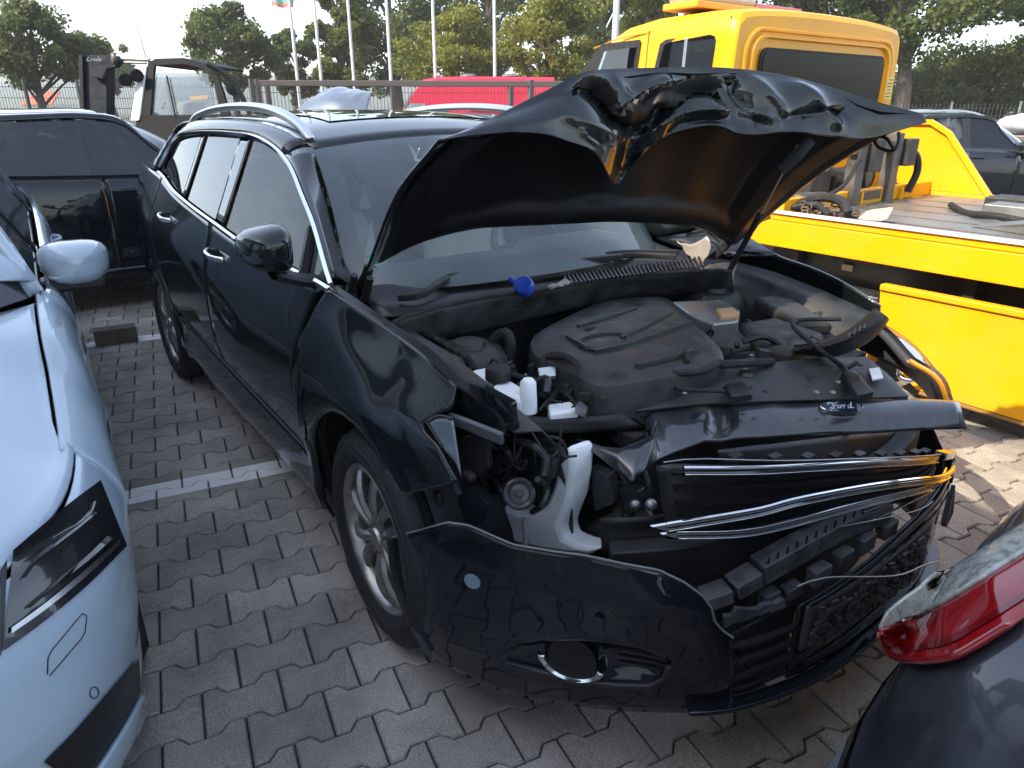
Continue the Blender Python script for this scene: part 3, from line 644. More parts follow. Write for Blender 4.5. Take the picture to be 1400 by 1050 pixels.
# coolant reservoir, cap, clips
rs = MB(); rs.prism([P(x, y, 'Z', .86) for x, y in ((642, 505), (668, 500), (698, 518), (718, 530), (712, 545), (690, 538), (660, 520))], (0, 0, -.12)); rs.build('coolant_reservoir', milky, ford, smooth=False, bevel=.014)
MB().lathe([(.001, .028), (.013, .027), (.020, .018), (.022, -.02), (.024, -.06)], P(722, 532, 'Z', .875), 'Z', 18).build('filler_neck', milky, ford)
oc_ = P(681, 508, 'Z', .885); MB().lathe([(.001, .012), (.030, .012), (.034, .004), (.034, -.02)], oc_, 'Z', 14).build('reservoir_cap', matte_black, ford)
slab([(749, 552), (780, 548), (792, 560), (752, 566)], .83, .04, 'relay_housing', white_plastic, .006)
slab([(792, 546), (804, 556), (800, 566), (786, 556)], .84, .015, 'bracket', grey_metal, .002)
slab([(735, 503), (760, 500), (760, 512), (738, 516)], .88, .012, 'bracket', brushed, .002)
# radiator support cover plate
pl = smooth_grid([[P(x, y, 'Z', z) for x, y, z in r] for r in (((830, 530, .83), (900, 514, .835), (1020, 499, .84), (1110, 490, .84), (1185, 487, .83)), ((850, 545, .82), (930, 530, .825), (1030, 520, .83), (1130, 515, .83), (1215, 512, .82)), ((870, 562, .80), (960, 552, .80), (1050, 548, .80), (1150, 545, .80), (1243, 542, .79)))], 24, 12)
MB().grid(pl).build('radiator_cover', bay_plastic, ford, solid=.008, bevel=.002)
for x, y in ((958, 517), (1000, 530), (1020, 510)): MB().lathe([(.001, .006), (.018, .005), (.024, -.004)], P(x, y, 'Z', .838), 'Z', 12).build('cover_clip', trim_plastic, ford)
bar([P(920, 527, 'Z', .84), P(935, 533, 'Z', .845), P(990, 535, 'Z', .845), P(1028, 543, 'Z', .83)], .006, 'cable', rubber)
slab([(990, 525), (1018, 520), (1028, 538), (1000, 541)], .855, .02, 'latch_bracket', trim_plastic, .003)
slab([(1188, 504), (1202, 502), (1208, 516), (1193, 519)], .835, .004, 'data_label', white_plastic, 0)
slab([(1150, 508), (1168, 505), (1195, 535), (1172, 540)], .845, .02, 'latch_bracket', trim_plastic, .003)
# left headlamp with clear cover and amber edge
hl = smooth_grid([[Vector(p) for p in r] for r in (((.20, .80, .86), (.42, .76, .83), (.62, .62, .78)), ((.26, .87, .80), (.50, .82, .77), (.70, .66, .73)), ((.30, .89, .70), (.55, .85, .66), (.75, .68, .62)))], 14, 10)
lo = MB().grid(hl).build('headlamp', mat('lamp_housing', (.05, .05, .055), .3), ford, solid=.02)
MB().grid([[p + Vector((.012, .010, .010)) for p in r] for r in hl]).build('lens', lens_clear, lo)
MB().tube([r[-1] for r in hl] , .008, 6).build('indicator_strip', mat('amber', (.85, .34, .02), .25, 0, 1), lo)
# ------------------------------------------------------------------ propped, crumpled bonnet
st_ = [(-.76, (500, 372), (597, 194), (601, 193)), (-.66, (530, 347), (645, 177), (652, 186)), (-.54, (590, 324), (690, 154), (706, 182)),
       (-.42, (640, 313), (740, 129), (762, 188)), (-.30, (700, 309), (797, 101), (808, 208)), (-.20, (745, 307), (832, 97), (836, 242)),
       (-.10, (790, 305), (868, 95), (853, 247)), (-.01, (832, 303), (905, 94), (893, 196)), (.12, (872, 304), (952, 93), (955, 176)),
       (.25, (906, 306), (1003, 94), (1022, 182)), (.40, (940, 310), (1062, 102), (1085, 180)), (.55, (968, 318), (1125, 118), (1142, 187)),
       (.68, (988, 328), (1190, 138), (1192, 188)), (.80, (1003, 336), (1262, 157), (1266, 168))]
R0 = [P(*a, 'Y', y) for y, a, b, c in st_]; R2 = [P(*b, 'Y', y) for y, a, b, c in st_]; R3 = [P(*c, 'Y', y) for y, a, b, c in st_]
nrm = Vector((-.62, 0, .78))
R1 = [a.lerp(b, .55) + nrm*(.035 + .02*(1 - (st_[i][0]/.8)**2)) for i, (a, b) in enumerate(zip(R0, R2))]
R25 = [b.lerp(c, .5) + Vector((.35, 0, .5))*min(.03, .16*(b - c).length) for b, c in zip(R2, R3)]
NU, NV = 190, 100
ra = [crv(r, NU) for r in (R0, R1, R2, R25, R3)]
hc_ = [crv([ra[0][i], ra[1][i], ra[2][i]], 46) + crv([ra[2][i], ra[3][i], ra[4][i]], NV - 45)[1:] for i in range(NU)]
hg = [[hc_[i][j] for i in range(NU)] for j in range(NV)]
RJ = [45]*NU      # the fold line stays nearly straight, the panes beside it buckle
RIDGE = [(lambda v, q=q: 1 - .85*math.exp(-((v*(NV - 1) - q)/9)**2)) for q in RJ]
def crumple(p, u, v):
    k = min(1, max(0, (v - .45)/.2))*math.exp(-((p.y - .08)/.42)**2)*min(1, (1 - u)/.15)
    a = 0
    for ang_, fr, ph in ((.5, 17, .3), (-.7, 23, 1.9), (1.3, 12, 4.0)):
        q = (p.y*math.cos(ang_) + p.z*math.sin(ang_))*fr + ph + 2.2*noise.noise(p*5)
        a += (abs((q/math.pi) % 2 - 1) - .5)/(.6 + fr/16)
    a += 1.3*noise.noise(p*9)
    d = Vector((.8, .1, .45))*(.020*a*k)
    k2 = min(1, max(0, (v - .3)/.3))
    d = d*RIDGE[round(u*(NU - 1))](v)
    return p + d + Vector((.5, 0, .8))*(.008*noise.noise(p*4 + Vector((3, 1, 2)))*k2*min(1, (1 - u)/.12))
CREASE = [([(800, 100), (822, 128), (842, 152), (866, 166), (878, 188), (870, 214), (852, 244)], -.060, 13), ([(905, 118), (890, 160), (878, 195), (872, 235)], .045, 10),
  ([(838, 98), (850, 130), (870, 160)], .030, 9), ([(888, 168), (915, 138), (960, 118), (992, 128), (1003, 150)], -.045, 9), ([(880, 185), (930, 160), (1000, 150), (1060, 168)], .035, 8),
  ([(1003, 94), (1008, 122), (1022, 150), (1038, 168)], -.030, 8), ([(1028, 104), (1052, 130), (1075, 158)], .018, 8), ([(1086, 106), (1106, 126), (1128, 150), (1140, 168)], .026, 8),
  ([(1060, 166), (1100, 156), (1150, 150)], -.026, 9), ([(700, 172), (770, 162), (830, 178)], .016, 16), ([(900, 200), (930, 168), (985, 160)], -.035, 8), ([(690, 160), (760, 130), (800, 118)], -.010, 14), ([(850, 150), (872, 130), (905, 108)], .03, 9)]
CREASE = [(np.array([(p.x, p.y) for p in crv([(a, b, 0) for a, b in L], 24)]), d, w) for L, d, w in CREASE]
def crease(p, j, i):
    if j < NV*.42: return p
    rf_ = RIDGE[i](j/(NV - 1))
    px, py, _ = proj(p); k = min(1, (j/NV - .42)/.1); tot = 0
    wob = 3.5*noise.noise(p*14)
    for L, d, w in CREASE:
        q = math.sqrt(((L[:, 0] - px)**2 + (L[:, 1] - py - wob)**2).min())
        if q < w*4: tot += .85*d*math.exp(-(math.sqrt(q*q + 9) - 3)/w)
    return p + Vector((.85, -.25, .35))*(tot*k*max(0, min(1, (1205 - px)/60))*rf_)
hg = [[crease(crumple(p, i/(NU - 1), j/(NV - 1)), j, i) for i, p in enumerate(r)] for j, r in enumerate(hg)]
hood = MB().grid(hg).build('bonnet', black_paint, ford, solid=.006, off=0, ang=38)
# inner frame sheet under the bonnet
def nrmg(g, j, i):
    a = g[min(j+1, NV-1)][i] - g[max(j-1, 0)][i]; b = g[j][min(i+1, NU-1)] - g[j][max(i-1, 0)]; n = a.cross(b)
    n = n.normalized() if n.length > 1e-9 else Vector((0, 0, 1)); return n if n.z < 0 else -n
ig = []
for j in range(1, 70, 1):
    row = []
    for i in range(5, NU - 5, 1):
        v, u = j/69, (i - 5)/(NU - 11); e = min(u, 1 - u, v*1.3, (1 - v)*1.3)
        d = .010 + .022*min(1, e/.05) - .016*max(0, min(1, (e - .10)/.04)) + .003*math.sin(u*38)*(e > .14)
        row.append(hg[j][i] + nrmg(hg, j, i)*d)
    ig.append(row)
MB().grid(ig).build('bonnet_liner', mat('bonnet_inner_paint', (.006, .006, .007), .5, 0, 0, vary=.2, spec=.25), hood, ang=60)
# latch hole plate, prop strut, hinges, loose wiring
lp = [P(1062, 228, 'Y', .50), P(1080, 210, 'Y', .50), P(1105, 186, 'Y', .50), P(1112, 192, 'Y', .50), P(1092, 216, 'Y', .50), P(1070, 236, 'Y', .50)]
MB().prism(lp, (.012, -.004, -.006)).build('latch_plate', grey_metal, hood, smooth=False, bevel=.002)
s0, s1, s2 = P(982, 398, 'Y', .62), P(1040, 292, 'Y', .62), P(1091, 198, 'Y', .60)
so = MB().tube([s0, s1], .011, 10).build('bonnet_strut', matte_black, ford)
MB().tube([s1, s2], .004, 8).build('strut_rod', brushed, so)
for sg, pts in ((-1, ((490, 395), (500, 378), (505, 365))), (1, ((975, 352), (990, 338), (1003, 325)))):
    MB().ribbon(crv([P(x, y, 'Y', sg*.72) for x, y in pts], 8), .03, .018, up=(0, 1, .2)).build('bonnet_hinge', matte_black, ford, bevel=.004)
MB().tube(crv([P(485, 376, 'Y', -.75), P(482, 395, 'Y', -.75), P(488, 412, 'Y', -.74), P(500, 405, 'Y', -.73), P(506, 380, 'Y', -.73)], 16), .012, 6).build('hinge_boot', matte_black, ford)
cl = smooth_grid([[P(x, y, 'Y', .68) for x, y in r] for r in (((925, 328), (940, 335), (955, 330), (968, 322)), ((938, 345), (950, 350), (962, 345), (972, 335)), ((950, 356), (957, 362), (962, 358), (968, 350)))], 14, 10)
cl = [[p + Vector((1, 0, .6))*.018*noise.noise(p*40) for p in r] for r in cl]
MB().grid(cl).build('torn_foil', mat('crinkled_foil', (.34, .30, .28), .4, .3, vary=.2), ford, solid=.003)
for a, b in (((960, 330), (990, 345)), ((975, 320), (1012, 318)), ((948, 318), (985, 330))):
    MB().tube(crv([P(*a, 'Y', .72), P((a[0]+b[0])/2, (a[1]+b[1])/2 - 8, 'Y', .70), P(*b, 'Y', .72)], 10), .008, 6).build('hinge_link', matte_black, ford)
lpn = MB().tube(crv([P(1195, 192, 'Y', .80), P(1203, 202, 'Y', .80), P(1222, 206, 'Y', .80), P(1229, 190, 'Y', .82), P(1228, 180, 'Y', .82)], 16), .006, 6); lpn.tube(crv([P(1190, 190, 'Y', .8), P(1210, 188, 'Y', .8), P(1222, 204, 'Y', .8)], 10), .006, 6)
lpn.build('hanging_bracket', matte_black, hood)

# ------------------------------------------------------------------ nose: bumper skin, grille wreckage, exposed parts
NOSE = [(0, .93), (.15, .926), (.3, .91), (.5, .85), (.6, .785), (.7, .70), (.8, .55), (.88, .35), (.925, .15), (.935, -.12)]
def nose_x(y, z): return stab(abs(y), NOSE) - (.30*max(0, z - .52)) - .25*max(0, .26 - z)
def nose(off): return lambda p: p.x - (nose_x(p.y, p.z) - off) if abs(p.y) < .935 else (-p.y - .935 if p.y < 0 else 1)
sk_t = [(536, 735), (575, 725), (611, 714), (640, 718), (700, 745), (760, 755), (800, 760), (850, 771), (900, 780), (935, 797), (960, 815), (972, 832), (976, 850), (986, 862), (1001, 872)]
sk_b = [(588, 893), (606, 907), (640, 927), (680, 944), (720, 955), (760, 962), (800, 967), (840, 971), (880, 974), (910, 975), (940, 975), (960, 974), (975, 971), (988, 968), (1003, 962)]
sk_t = [(p.x, p.y) for p in crv([(x, y, 0) for x, y in sk_t], 60, True)]; sk_b = [(p.x, p.y) for p in crv([(x, y, 0) for x, y in sk_b], 60)]
rows = []
for j in range(28):
    v = j/27; row = []
    for i in range(60):
        x, y = lerp(sk_t[i][0], sk_b[i][0], v), lerp(sk_t[i][1], sk_b[i][1], v)
        if i < 12: x -= (1 - i/12)*14*math.sin(math.pi*v)*.9
        row.append(hit(x, y, nose(0)))
    rows.append(row)
def skin_relief(p, i, j):
    px, py, _ = proj(p)
    d = 0
    # swage line, lamp recess and lower scoop pressed into the skin
    l1 = (py - (790 + (px - 730)*.38)) if px > 730 else 60
    if 730 < px < 960: d -= .006*(1/(1 + math.exp(-l1/5)))*math.exp(-(l1/50)**2)
    e = ((px - 800)/125)**2 + ((py - 905 - (px - 800)*.06)/26)**2
    d -= .035*max(0, 1 - e**2) if e < 1 else 0
    return p + Vector((d, 0, 0)) + Vector((0, 0, 0)) + Vector((.6, -.4, 0))*.004*noise.noise(p*6)
rows = [[skin_relief(p, i, j) for i, p in enumerate(r)] for j, r in enumerate(rows)]
bmp = MB().grid(rows).build('bumper', black_paint2, ford, solid=.004, off=-1, ang=50)
MB().tube([p + Vector((.002, 0, .002)) for p in rows[0]], .0028, 6).build('torn_edge', mat('scuffed_plastic_edge', (.16, .16, .165), .6, vary=.3), bmp)
MB().ribbon([r[0] + Vector((0, -.004, 0)) for r in rows], .012, .02, up=(0, 1, 0)).build('arch_lip', trim_plastic, bmp)
f0 = hit(647, 793, nose(0)); f1 = hit(657, 793, nose(0)); ndir = Vector((.55, -.83, .05))
disc(f0 + ndir*.006, ndir, .021, 'towing_cover', mat('blue_grey_plastic', (.16, .22, .30), .35), bmp)
disc(hit(819, 847, nose(0)) + ndir*.006, ndir, .011, 'parking_sensor', MATS['gloss_black_trim'], bmp)
ce = hit(781, 903, nose(0)) + ndir*-.006
ring = []; tz = Vector((0, 0, 1)); ty = ndir.cross(tz).normalized()
for rr, d in ((.058, .0), (.064, .012), (.072, .016), (.079, .012), (.081, .0)):
    ring.append([ce + ty*(rr*1.0*math.cos(a)) + tz*(rr*.72*math.sin(a)) + ndir*d for a in [math.pi*(1.0 + .06) + math.pi*.94*k/26 - .02 for k in range(27)]])
MB().grid(ring).build('fog_lamp_ring', chrome, bmp, solid=.002)
disc(ce + ndir*.003, ndir, .058, 'fog_lamp_hole', void_black, bmp)
for k in range(3):
    MB().ribbon([hit(x, y + 8*k, nose(.012)) for x, y in ((845, 888), (870, 892), (895, 897), (912, 902))], .01, .006).build('scoop_slat', trim_plastic, bmp)
MB().ribbon([hit(x, y, nose(.0)) + Vector((.006, 0, 0)) for x, y in ((690, 905), (730, 915), (780, 928), (840, 935), (885, 936), (905, 925), (912, 908))], .014, .016).build('scoop_lip', trim_plastic, bmp, bevel=.004)
# middle of the bumper: all placed on the nose by lateral position y and height z
def sheet(name, mt, t, b, off, nu=30, nv=8, solid=.004, par=ford, wob=0, **k):
    r = px_sheet(t, b, nose(off), nu, nv)
    if wob: r = [[p + Vector((1, 0, .3))*wob*noise.noise(p*7) for p in q] for q in r]
    return r, MB().grid(r).build(name, mt, par, solid=solid, **k)
def NZ(y, z, off=0): return Vector((nose_x(y, z) - off, y, z))
def yz_sheet(name, mt, y0, y1, zt, zb, off, nu=40, nv=8, solid=.004, wob=0, par=ford, **k):
    rows = []
    for j in range(nv + 1):
        row = []
        for i in range(nu + 1):
            y = lerp(y0, y1, i/nu); p = NZ(y, lerp(stab(y, zt), stab(y, zb), j/nv), off)
            if wob: p = p + Vector((1, 0, .4))*wob*noise.noise(p*8) + Vector((.5, 0, 0))*wob*noise.noise(p*25)
            row.append(p)
        rows.append(row)
    return rows, MB().grid(rows).build(name, mt, par, solid=solid, **k)
F_T = [(-.34, .478), (-.2, .50), (-.05, .522), (.1, .540), (.3, .552), (.5, .548), (.62, .56), (.75, .60), (.93, .62)]
yz_sheet('bumper', black_paint2, -.335, .93, F_T, [(-.34, .265), (0, .262), (.5, .25), (.93, .20)], .004, 60, 14, .005, wob=.004, ang=50)
MB().ribbon([NZ(y, stab(y, F_T) - .004, -.003) for y in [-.32 + .80*k/30 for k in range(31)]], .010, .012).build('fascia_edge', black_paint2, ford, bevel=.003)
for dz, n_ in ((.012, 'fascia_crease'), (.030, 'fascia_crease')):
    MB().ribbon([NZ(y, stab(y, F_T) - dz - .03*(y + .1)**2, -.004) for y in [-.20 + .66*k/24 for k in range(25)]], .004, .005).build(n_, MATS['gloss_black_trim'], ford)
yz_sheet('lower_grille', trim_plastic, -.56, -.30, [(-.56, .40), (-.45, .43), (-.30, .47)], [(-.56, .25), (-.30, .25)], .035, 14, 8, wob=.010)
for k in range(4): MB().ribbon([NZ(y, .275 + .042*k + .05*(y + .5), .012) for y in (-.54, -.46, -.38, -.31)], .014, .010).build('grille_slat', trim_plastic, ford)
pz_t, pz_b = [(-.33, .478), (-.1, .488), (.12, .500), (.23, .505)], [(-.33, .352), (-.1, .350), (.12, .346), (.23, .344)]
_, ph = yz_sheet('plate_holder', mat('plate_holder_plastic', (.045, .043, .042), .5, vary=.3), -.325, .225, pz_t, pz_b, -.008, 24, 8, .008)
rb = MB(); r2 = random.Random(3)
for k in range(230):
    y = r2.uniform(-.315, .195); v = r2.uniform(.05, .92); z = lerp(stab(y, pz_b), stab(y, pz_t), v); w_, h_ = r2.choice(((.008, .006), (.018, .006), (.006, .018), (.012, .010), (.022, .008)))
    a_, b_, c_ = NZ(y, z, -.013), NZ(y + w_, z, -.013), NZ(y, min(z + h_, stab(y, pz_t) - .004), -.013)
    rb.prism([a_, b_, b_ + (c_ - a_), c_], (.006, 0, 0))
stuff(rb.build('holder_relief', MATS['plate_holder_plastic'], ph, smooth=False))
MB().ribbon([NZ(y, .262 - .02*abs(y), -.012) for y in [-.58 + 1.2*k/30 for k in range(31)]], .035, .012).build('splitter', black_paint2, ford, bevel=.003)
MB().ribbon([NZ(y, .325 + .004*k, -.014) for k, y in enumerate([-.32 + .54*k/16 for k in range(17)])][:17], .006, .006).build('trim_strip', MATS['gloss_black_trim'], ford)
sheet('broken_insert', black_paint2, [(1000, 876), (1018, 900), (1036, 926), (1050, 938)], [(962, 880), (985, 920), (1000, 955), (1010, 962)], .01, 12, 6, .004)
# broken foam absorber on the crash beam, pieces of different length
MB().ribbon([NZ(y, .60 + .10*(-.2 - y)*(y < -.2)*-1, .11) for y in [-.66 + 1.2*k/20 for k in range(21)]], .05, .12).build('crash_beam', matte_black, ford, bevel=.004)
absm = mat('grey_absorber', (.060, .060, .066), .6, vary=.45, vscale=20, bump=.3, bscale=90)
for pts, h_, o_, th_ in (([(1036, 780), (1095, 747), (1150, 717), (1206, 697)], .052, .035, .05), ([(1000, 804), (1034, 784)], .040, .040, .05), ([(960, 820), (996, 807)], .036, .045, .05),
    ([(1108, 791), (1130, 778)], .045, .03, .03), ([(1142, 769), (1160, 757)], .045, .03, .03), ([(1172, 748), (1190, 735)], .045, .03, .03), ([(1204, 728), (1220, 716)], .04, .03, .03), ([(1040, 822), (1062, 812)], .04, .05, .03), ([(1072, 812), (1092, 800)], .03, .04, .03)):
    q = [hit(x, y, nose(o_)) for x, y in pts]; q = crv(q, 6)
    MB().ribbon(q, th_, h_).build('absorber_block', absm, ford, bevel=.003)
for k in range(12):
    a_ = hit(1050 + 13*k, 772 - 7.2*k, nose(.008)); MB().box(a_, (.004, .003, .04)).build('absorber_rib', matte_black, ford, smooth=False)
r6 = random.Random(8); jt = []
for k in range(15):
    x = 990 + 6*k; jt.append((hit(x, 846 - 1.6*k - r6.uniform(0, 9), nose(.012)), hit(x, 858 - 2.0*k + r6.uniform(-2, 2), nose(.012))))
MB().grid([[a for a, b in jt], [b for a, b in jt]]).build('torn_strip', absm, ford, solid=.012, smooth=False)
yz_sheet('torn_duct', matte_black, -.66, .30, [(-.66, .66), (-.4, .67), (-.1, .64), (.3, .58)], [(-.66, .57), (-.4, .57), (-.1, .55), (.3, .53)], .14, 30, 6, .003, wob=.03)
yz_sheet('shade_backing', matte_black, -.60, .60, [(-.60, .56), (-.42, .60), (-.3, .72), (0, .70), (.3, .64), (.6, .58)], [(-.6, .22), (.6, .22)], .17, 30, 12)  # dark sheet added behind the nose to paint the shade between its parts
MB().tube(crv([hit(1090, 802, nose(-.01)), hit(1130, 790, nose(-.015)), NZ(-.02, .455, -.03), NZ(.12, .43, -.04), NZ(.20, .41, -.05)], 16), .0022, 5).build('loose_trim_strip', grey_metal, ford)
MB().prism([NZ(.42, .40, -.004), NZ(.47, .50, -.004), NZ(.50, .40, -.02), NZ(.47, .36, -.01)], (.012, .006, 0)).build('hanging_clip', trim_plastic, ford, smooth=False)
# grille: back, outline and chrome bars bent out of line
G_T = [(-.60, .838), (-.54, .845), (-.358, .816), (-.113, .764), (.2, .682), (.34, .640), (.44, .602), (.52, .565)]
G_B = [(-.60, .66), (-.45, .655), (-.226, .64), (-.028, .605), (.18, .562), (.36, .552), (.52, .548)]
gbm = mat('grille_plastic', (.008, .008, .009), .35)
yz_sheet('grille_back', gbm, -.58, .52, [(y, z - .034) for y, z in G_T], [(y, z - .01) for y, z in G_B], .055, 40, 10, .006, wob=.006)
for k in range(5):
    t = (k + .5)/5; MB().ribbon([NZ(y, lerp(stab(y, G_T) - .03, stab(y, G_B) - .01, t), .045) for y in [-.56 + 1.0*i/20 for i in range(21)]], .018, .008).build('grille_slat', gbm, ford)
yz_sheet('radiator_shutter', trim_plastic, -.40, .58, [(-.40, .80), (-.28, .79), (-.01, .745), (.3, .68), (.58, .61)], [(y, z - .06) for y, z in G_T], .12, 30, 4, .004)
for k in range(9): y = -.42 + .10*k; MB().box(NZ(y, stab(y, G_T) - .012, .05), (.02, .03, .008)).build('shutter_clip', trim_plastic, ford, smooth=False)
def ybar(pts, h_, off, nm='chrome_bar', mt=chrome, w_=.006, dz=0):
    return MB().ribbon(crv([NZ(y, z + dz, off) for y, z in pts], 40), w_, h_, up=(.35, 0, 1)).build(nm, mt, ford, bevel=min(.0016, h_*.3))
B1 = [(-.615, .707), (-.546, .720), (-.436, .725), (-.357, .728), (-.26, .722), (-.071, .690), (.141, .640), (.26, .606), (.38, .573), (.47, .552)]
B2 = [(-.599, .690), (-.487, .687), (-.377, .684), (-.223, .678), (-.021, .648), (.206, .602), (.36, .572)]
TB = [(-.567, .822), (-.424, .808), (-.207, .772), (-.028, .731), (.183, .674), (.30, .642)]
for L, g_, o_ in ((B1, .0075, -.014), (B2, .0070, -.012)):
    ybar(L, .0030, o_, dz=g_); ybar(L[:-1], .0024, o_, dz=-g_); ybar(L, g_*2 - .004, o_ + .004, 'bar_insert', MATS['gloss_black_trim'], .014)
    MB().prism([NZ(L[0][0], L[0][1] + g_, o_ - .004), NZ(L[0][0] - .025, L[0][1], o_), NZ(L[0][0], L[0][1] - g_, o_ - .004)], (-.008, 0, 0)).build('bar_tip', chrome, ford, smooth=False)
ybar(TB, .0020, -.004, dz=.006); ybar(TB, .0024, -.004, dz=-.008); ybar(TB, .012, .0, 'bar_insert', MATS['gloss_black_trim'], .012)
ol = [(y, z) for y, z in G_T[:-1]] + [(.50, .580), (.515, .562), (.50, .550), (.36, .547), (.18, .556), (-.028, .598), (-.20, .632)]
ybar(ol, .0016, -.004, mt=grey_metal, w_=.003)
MB().ribbon(crv([NZ(y, z, .0) for y, z in ((.34, .635), (.44, .600), (.50, .578), (.515, .562), (.50, .550), (.40, .546))], 16), .03, .02).build('grille_frame', MATS['gloss_black_trim'], ford, bevel=.004)
ybar([(-.43, .700), (-.36, .696), (-.27, .688)], .004, .03, dz=.002); ybar([(-.50, .666), (-.45, .666), (-.42, .665)], .005, .02); ybar([(-.06, .60), (.12, .585), (.27, .566)], .0035, .006)
ybar([(-.1, .632), (.06, .615), (.22, .592), (.36, .568), (.45, .556)], .0028, .006)
# upper nose panel with the oval emblem
def bz(x, y): return .80 - .13*(y - 545)/48
ptp = [(788, 597), (822, 610), (855, 611), (885, 596), (905, 578), (915, 557), (950, 551), (1000, 549), (1090, 544), (1150, 542), (1230, 544), (1312, 547)]
pbt = [(790, 603), (815, 630), (844, 657), (868, 644), (905, 622), (945, 606), (985, 600), (1040, 597), (1100, 594), (1170, 591), (1240, 589), (1323, 586)]
PR_ = [((784, 597), (786, 600), .742, .739), ((825, 611), (806, 615), .765, .748), ((851, 613), (840, 642), .776, .738), ((880, 601), (864, 660), .785, .728), ((897, 589), (882, 643), .79, .745), ((900, 580), (895, 634), .79, .745),
  ((888, 570), (908, 627), .79, .745), ((892, 558), (924, 619), .79, .745), ((928, 553), (944, 611), .79, .745), ((965, 551), (978, 603), .79, .745), ((1000, 550), (1010, 600), .79, .745), ((1050, 548), (1058, 597), .79, .745), ((1100, 545), (1106, 594), .79, .744), ((1150, 543), (1156, 592), .79, .742), ((1200, 543), (1208, 590), .788, .74), ((1250, 545), (1260, 588), .785, .737), ((1311, 548), (1322, 586), .78, .733)]
Tq = crv([(k, 0, 0) for k in range(len(PR_))], 100, True); rows = []
def prc(t, f):
    k = min(int(t), len(PR_) - 2); return lerp(f(PR_[k]), f(PR_[k + 1]), t - k)
for j in range(13):
    v = j/12; row = []
    for i in range(100):
        t = (len(PR_) - 1)*i/99; x, y = lerp(prc(t, lambda q: q[0][0]), prc(t, lambda q: q[1][0]), v), lerp(prc(t, lambda q: q[0][1]), prc(t, lambda q: q[1][1]), v)
        p = P(x, y, 'Z', lerp(prc(t, lambda q: q[2]), prc(t, lambda q: q[3]), v**1.5))
        p.z += .003*noise.noise(p*9) - .014*math.exp(-((x - 985)/13)**2)*math.sin(math.pi*v) + .006*math.exp(-((x - 960)/10)**2)
        row.append(p)
    rows.append(row)
np_ = MB().grid(rows).build('nose_panel', mat('drop_spotted_paint', (.010, .013, .018), .3, 0, 1, .04, dust=.25), ford, solid=.012, off=-1, ang=50)
best = min(((proj(p)[0] - 1148)**2 + (proj(p)[1] - 560)**2, j, i) for j, r in enumerate(rows) for i, p in enumerate(r))
_, j_, i_ = best; ec = rows[j_][i_]; eu = (rows[j_][i_ + 2] - rows[j_][i_ - 2]).normalized(); ev = (rows[j_ - 1][i_] - rows[j_ + 1][i_]); en = eu.cross(ev).normalized()
if en.dot(CAM - ec) < 0: en = -en
ev = en.cross(eu).normalized(); ev = ev if ev.dot(UP) > 0 else -ev
sc = 27/F_PX*proj(ec)[2]/abs(eu.dot(RT)); EA, EB = sc*1.12, sc*.46
ec = ec + en*.008
def el(a, k=1, h=0): return ec + eu*(EA*k*math.cos(a)) + ev*(EB*k*math.sin(a)) + en*h
an = [2*math.pi*k/40 for k in range(40)]
eb = MB().grid([[el(a, 1, -.006) for a in an], [el(a, 1, .004) for a in an], [el(a, .975, .005) for a in an], [el(a, .93, .004) for a in an]], True).build('emblem', chrome, np_)
MB().add([el(a, .94, .0038) for a in an], [tuple(range(40))]).build('emblem_field', mat('emblem_blue', (.012, .02, .05), .2, 0, 1), eb, smooth=False)
def stroke(mb, pts, r=.0013):
    mb.tube([ec + eu*(EA*x) + ev*(EA*y) + en*.005 for x, y in [(p.x, p.y) for p in crv([(a, b, 0) for a, b in pts], 14)]], r, 5)
wr = MB()
stroke(wr, [(-.55, .10), (-.60, .18), (-.48, .22), (-.30, .17), (-.16, .20), (-.10, .24)])
stroke(wr, [(-.34, .17), (-.37, .02), (-.43, -.14), (-.54, -.16), (-.58, -.10)]); stroke(wr, [(-.46, .02), (-.34, .03), (-.22, .05)])
stroke(wr, [(-.10, .06), (-.18, .03), (-.22, -.06), (-.18, -.14), (-.09, -.13), (-.05, -.04), (-.08, .04), (-.02, .03), (.04, .05)])
stroke(wr, [(.06, .07), (.09, .00), (.05, -.14)]); stroke(wr, [(.08, -.03), (.14, .05), (.20, .05)])
stroke(wr, [(.43, .04), (.35, .05), (.28, -.03), (.27, -.12), (.34, -.13), (.42, -.03)]); stroke(wr, [(.56, .24), (.48, .12), (.43, -.04), (.44, -.14), (.54, -.11)])
wr.build('lettering', mat('lettering_silver', (.75, .76, .78), .3, .4), eb)
# right headlamp remains on the wing corner
ln = px_sheet([(584, 577), (596, 570), (607, 569), (619, 573)], [(606, 612), (613, 622), (622, 632), (630, 652)], lambda p: -p.y - FD.y(p.x, p.z) - .004, 10, 10)
ls = MB().grid(ln).build('broken_lens', mat('smoky_lens', (.10, .12, .14), .06, 0, 1), ford, solid=.004)
MB().tube([ln[j][0] for j in range(10)] , .004, 6).tube(ln[0], .004, 6).build('lens_edge', trim_plastic, ls)
MB().ribbon(crv([P(617, 572, 'Y', -.84), P(648, 584, 'Y', -.83), P(688, 600, 'Y', -.80)], 8), .012, .035, up=(0, -.4, 1)).build('lamp_housing', mat('grey_lamp_housing', (.10, .11, .13), .4), ford, bevel=.003)
dk = lambda L, Y, nm, mt=matte_black, th=.02: MB().prism([P(x, y, 'Y', Y) for x, y in L], (-.01, th, 0)).build(nm, mt, ford, smooth=False, bevel=.003)
dk([(632, 522), (660, 530), (700, 552), (705, 590), (650, 578), (628, 560)], -.80, 'wing_corner', black_paint)
dk([(630, 600), (665, 590), (668, 640), (645, 660), (632, 640)], -.80, 'lamp_bracket')
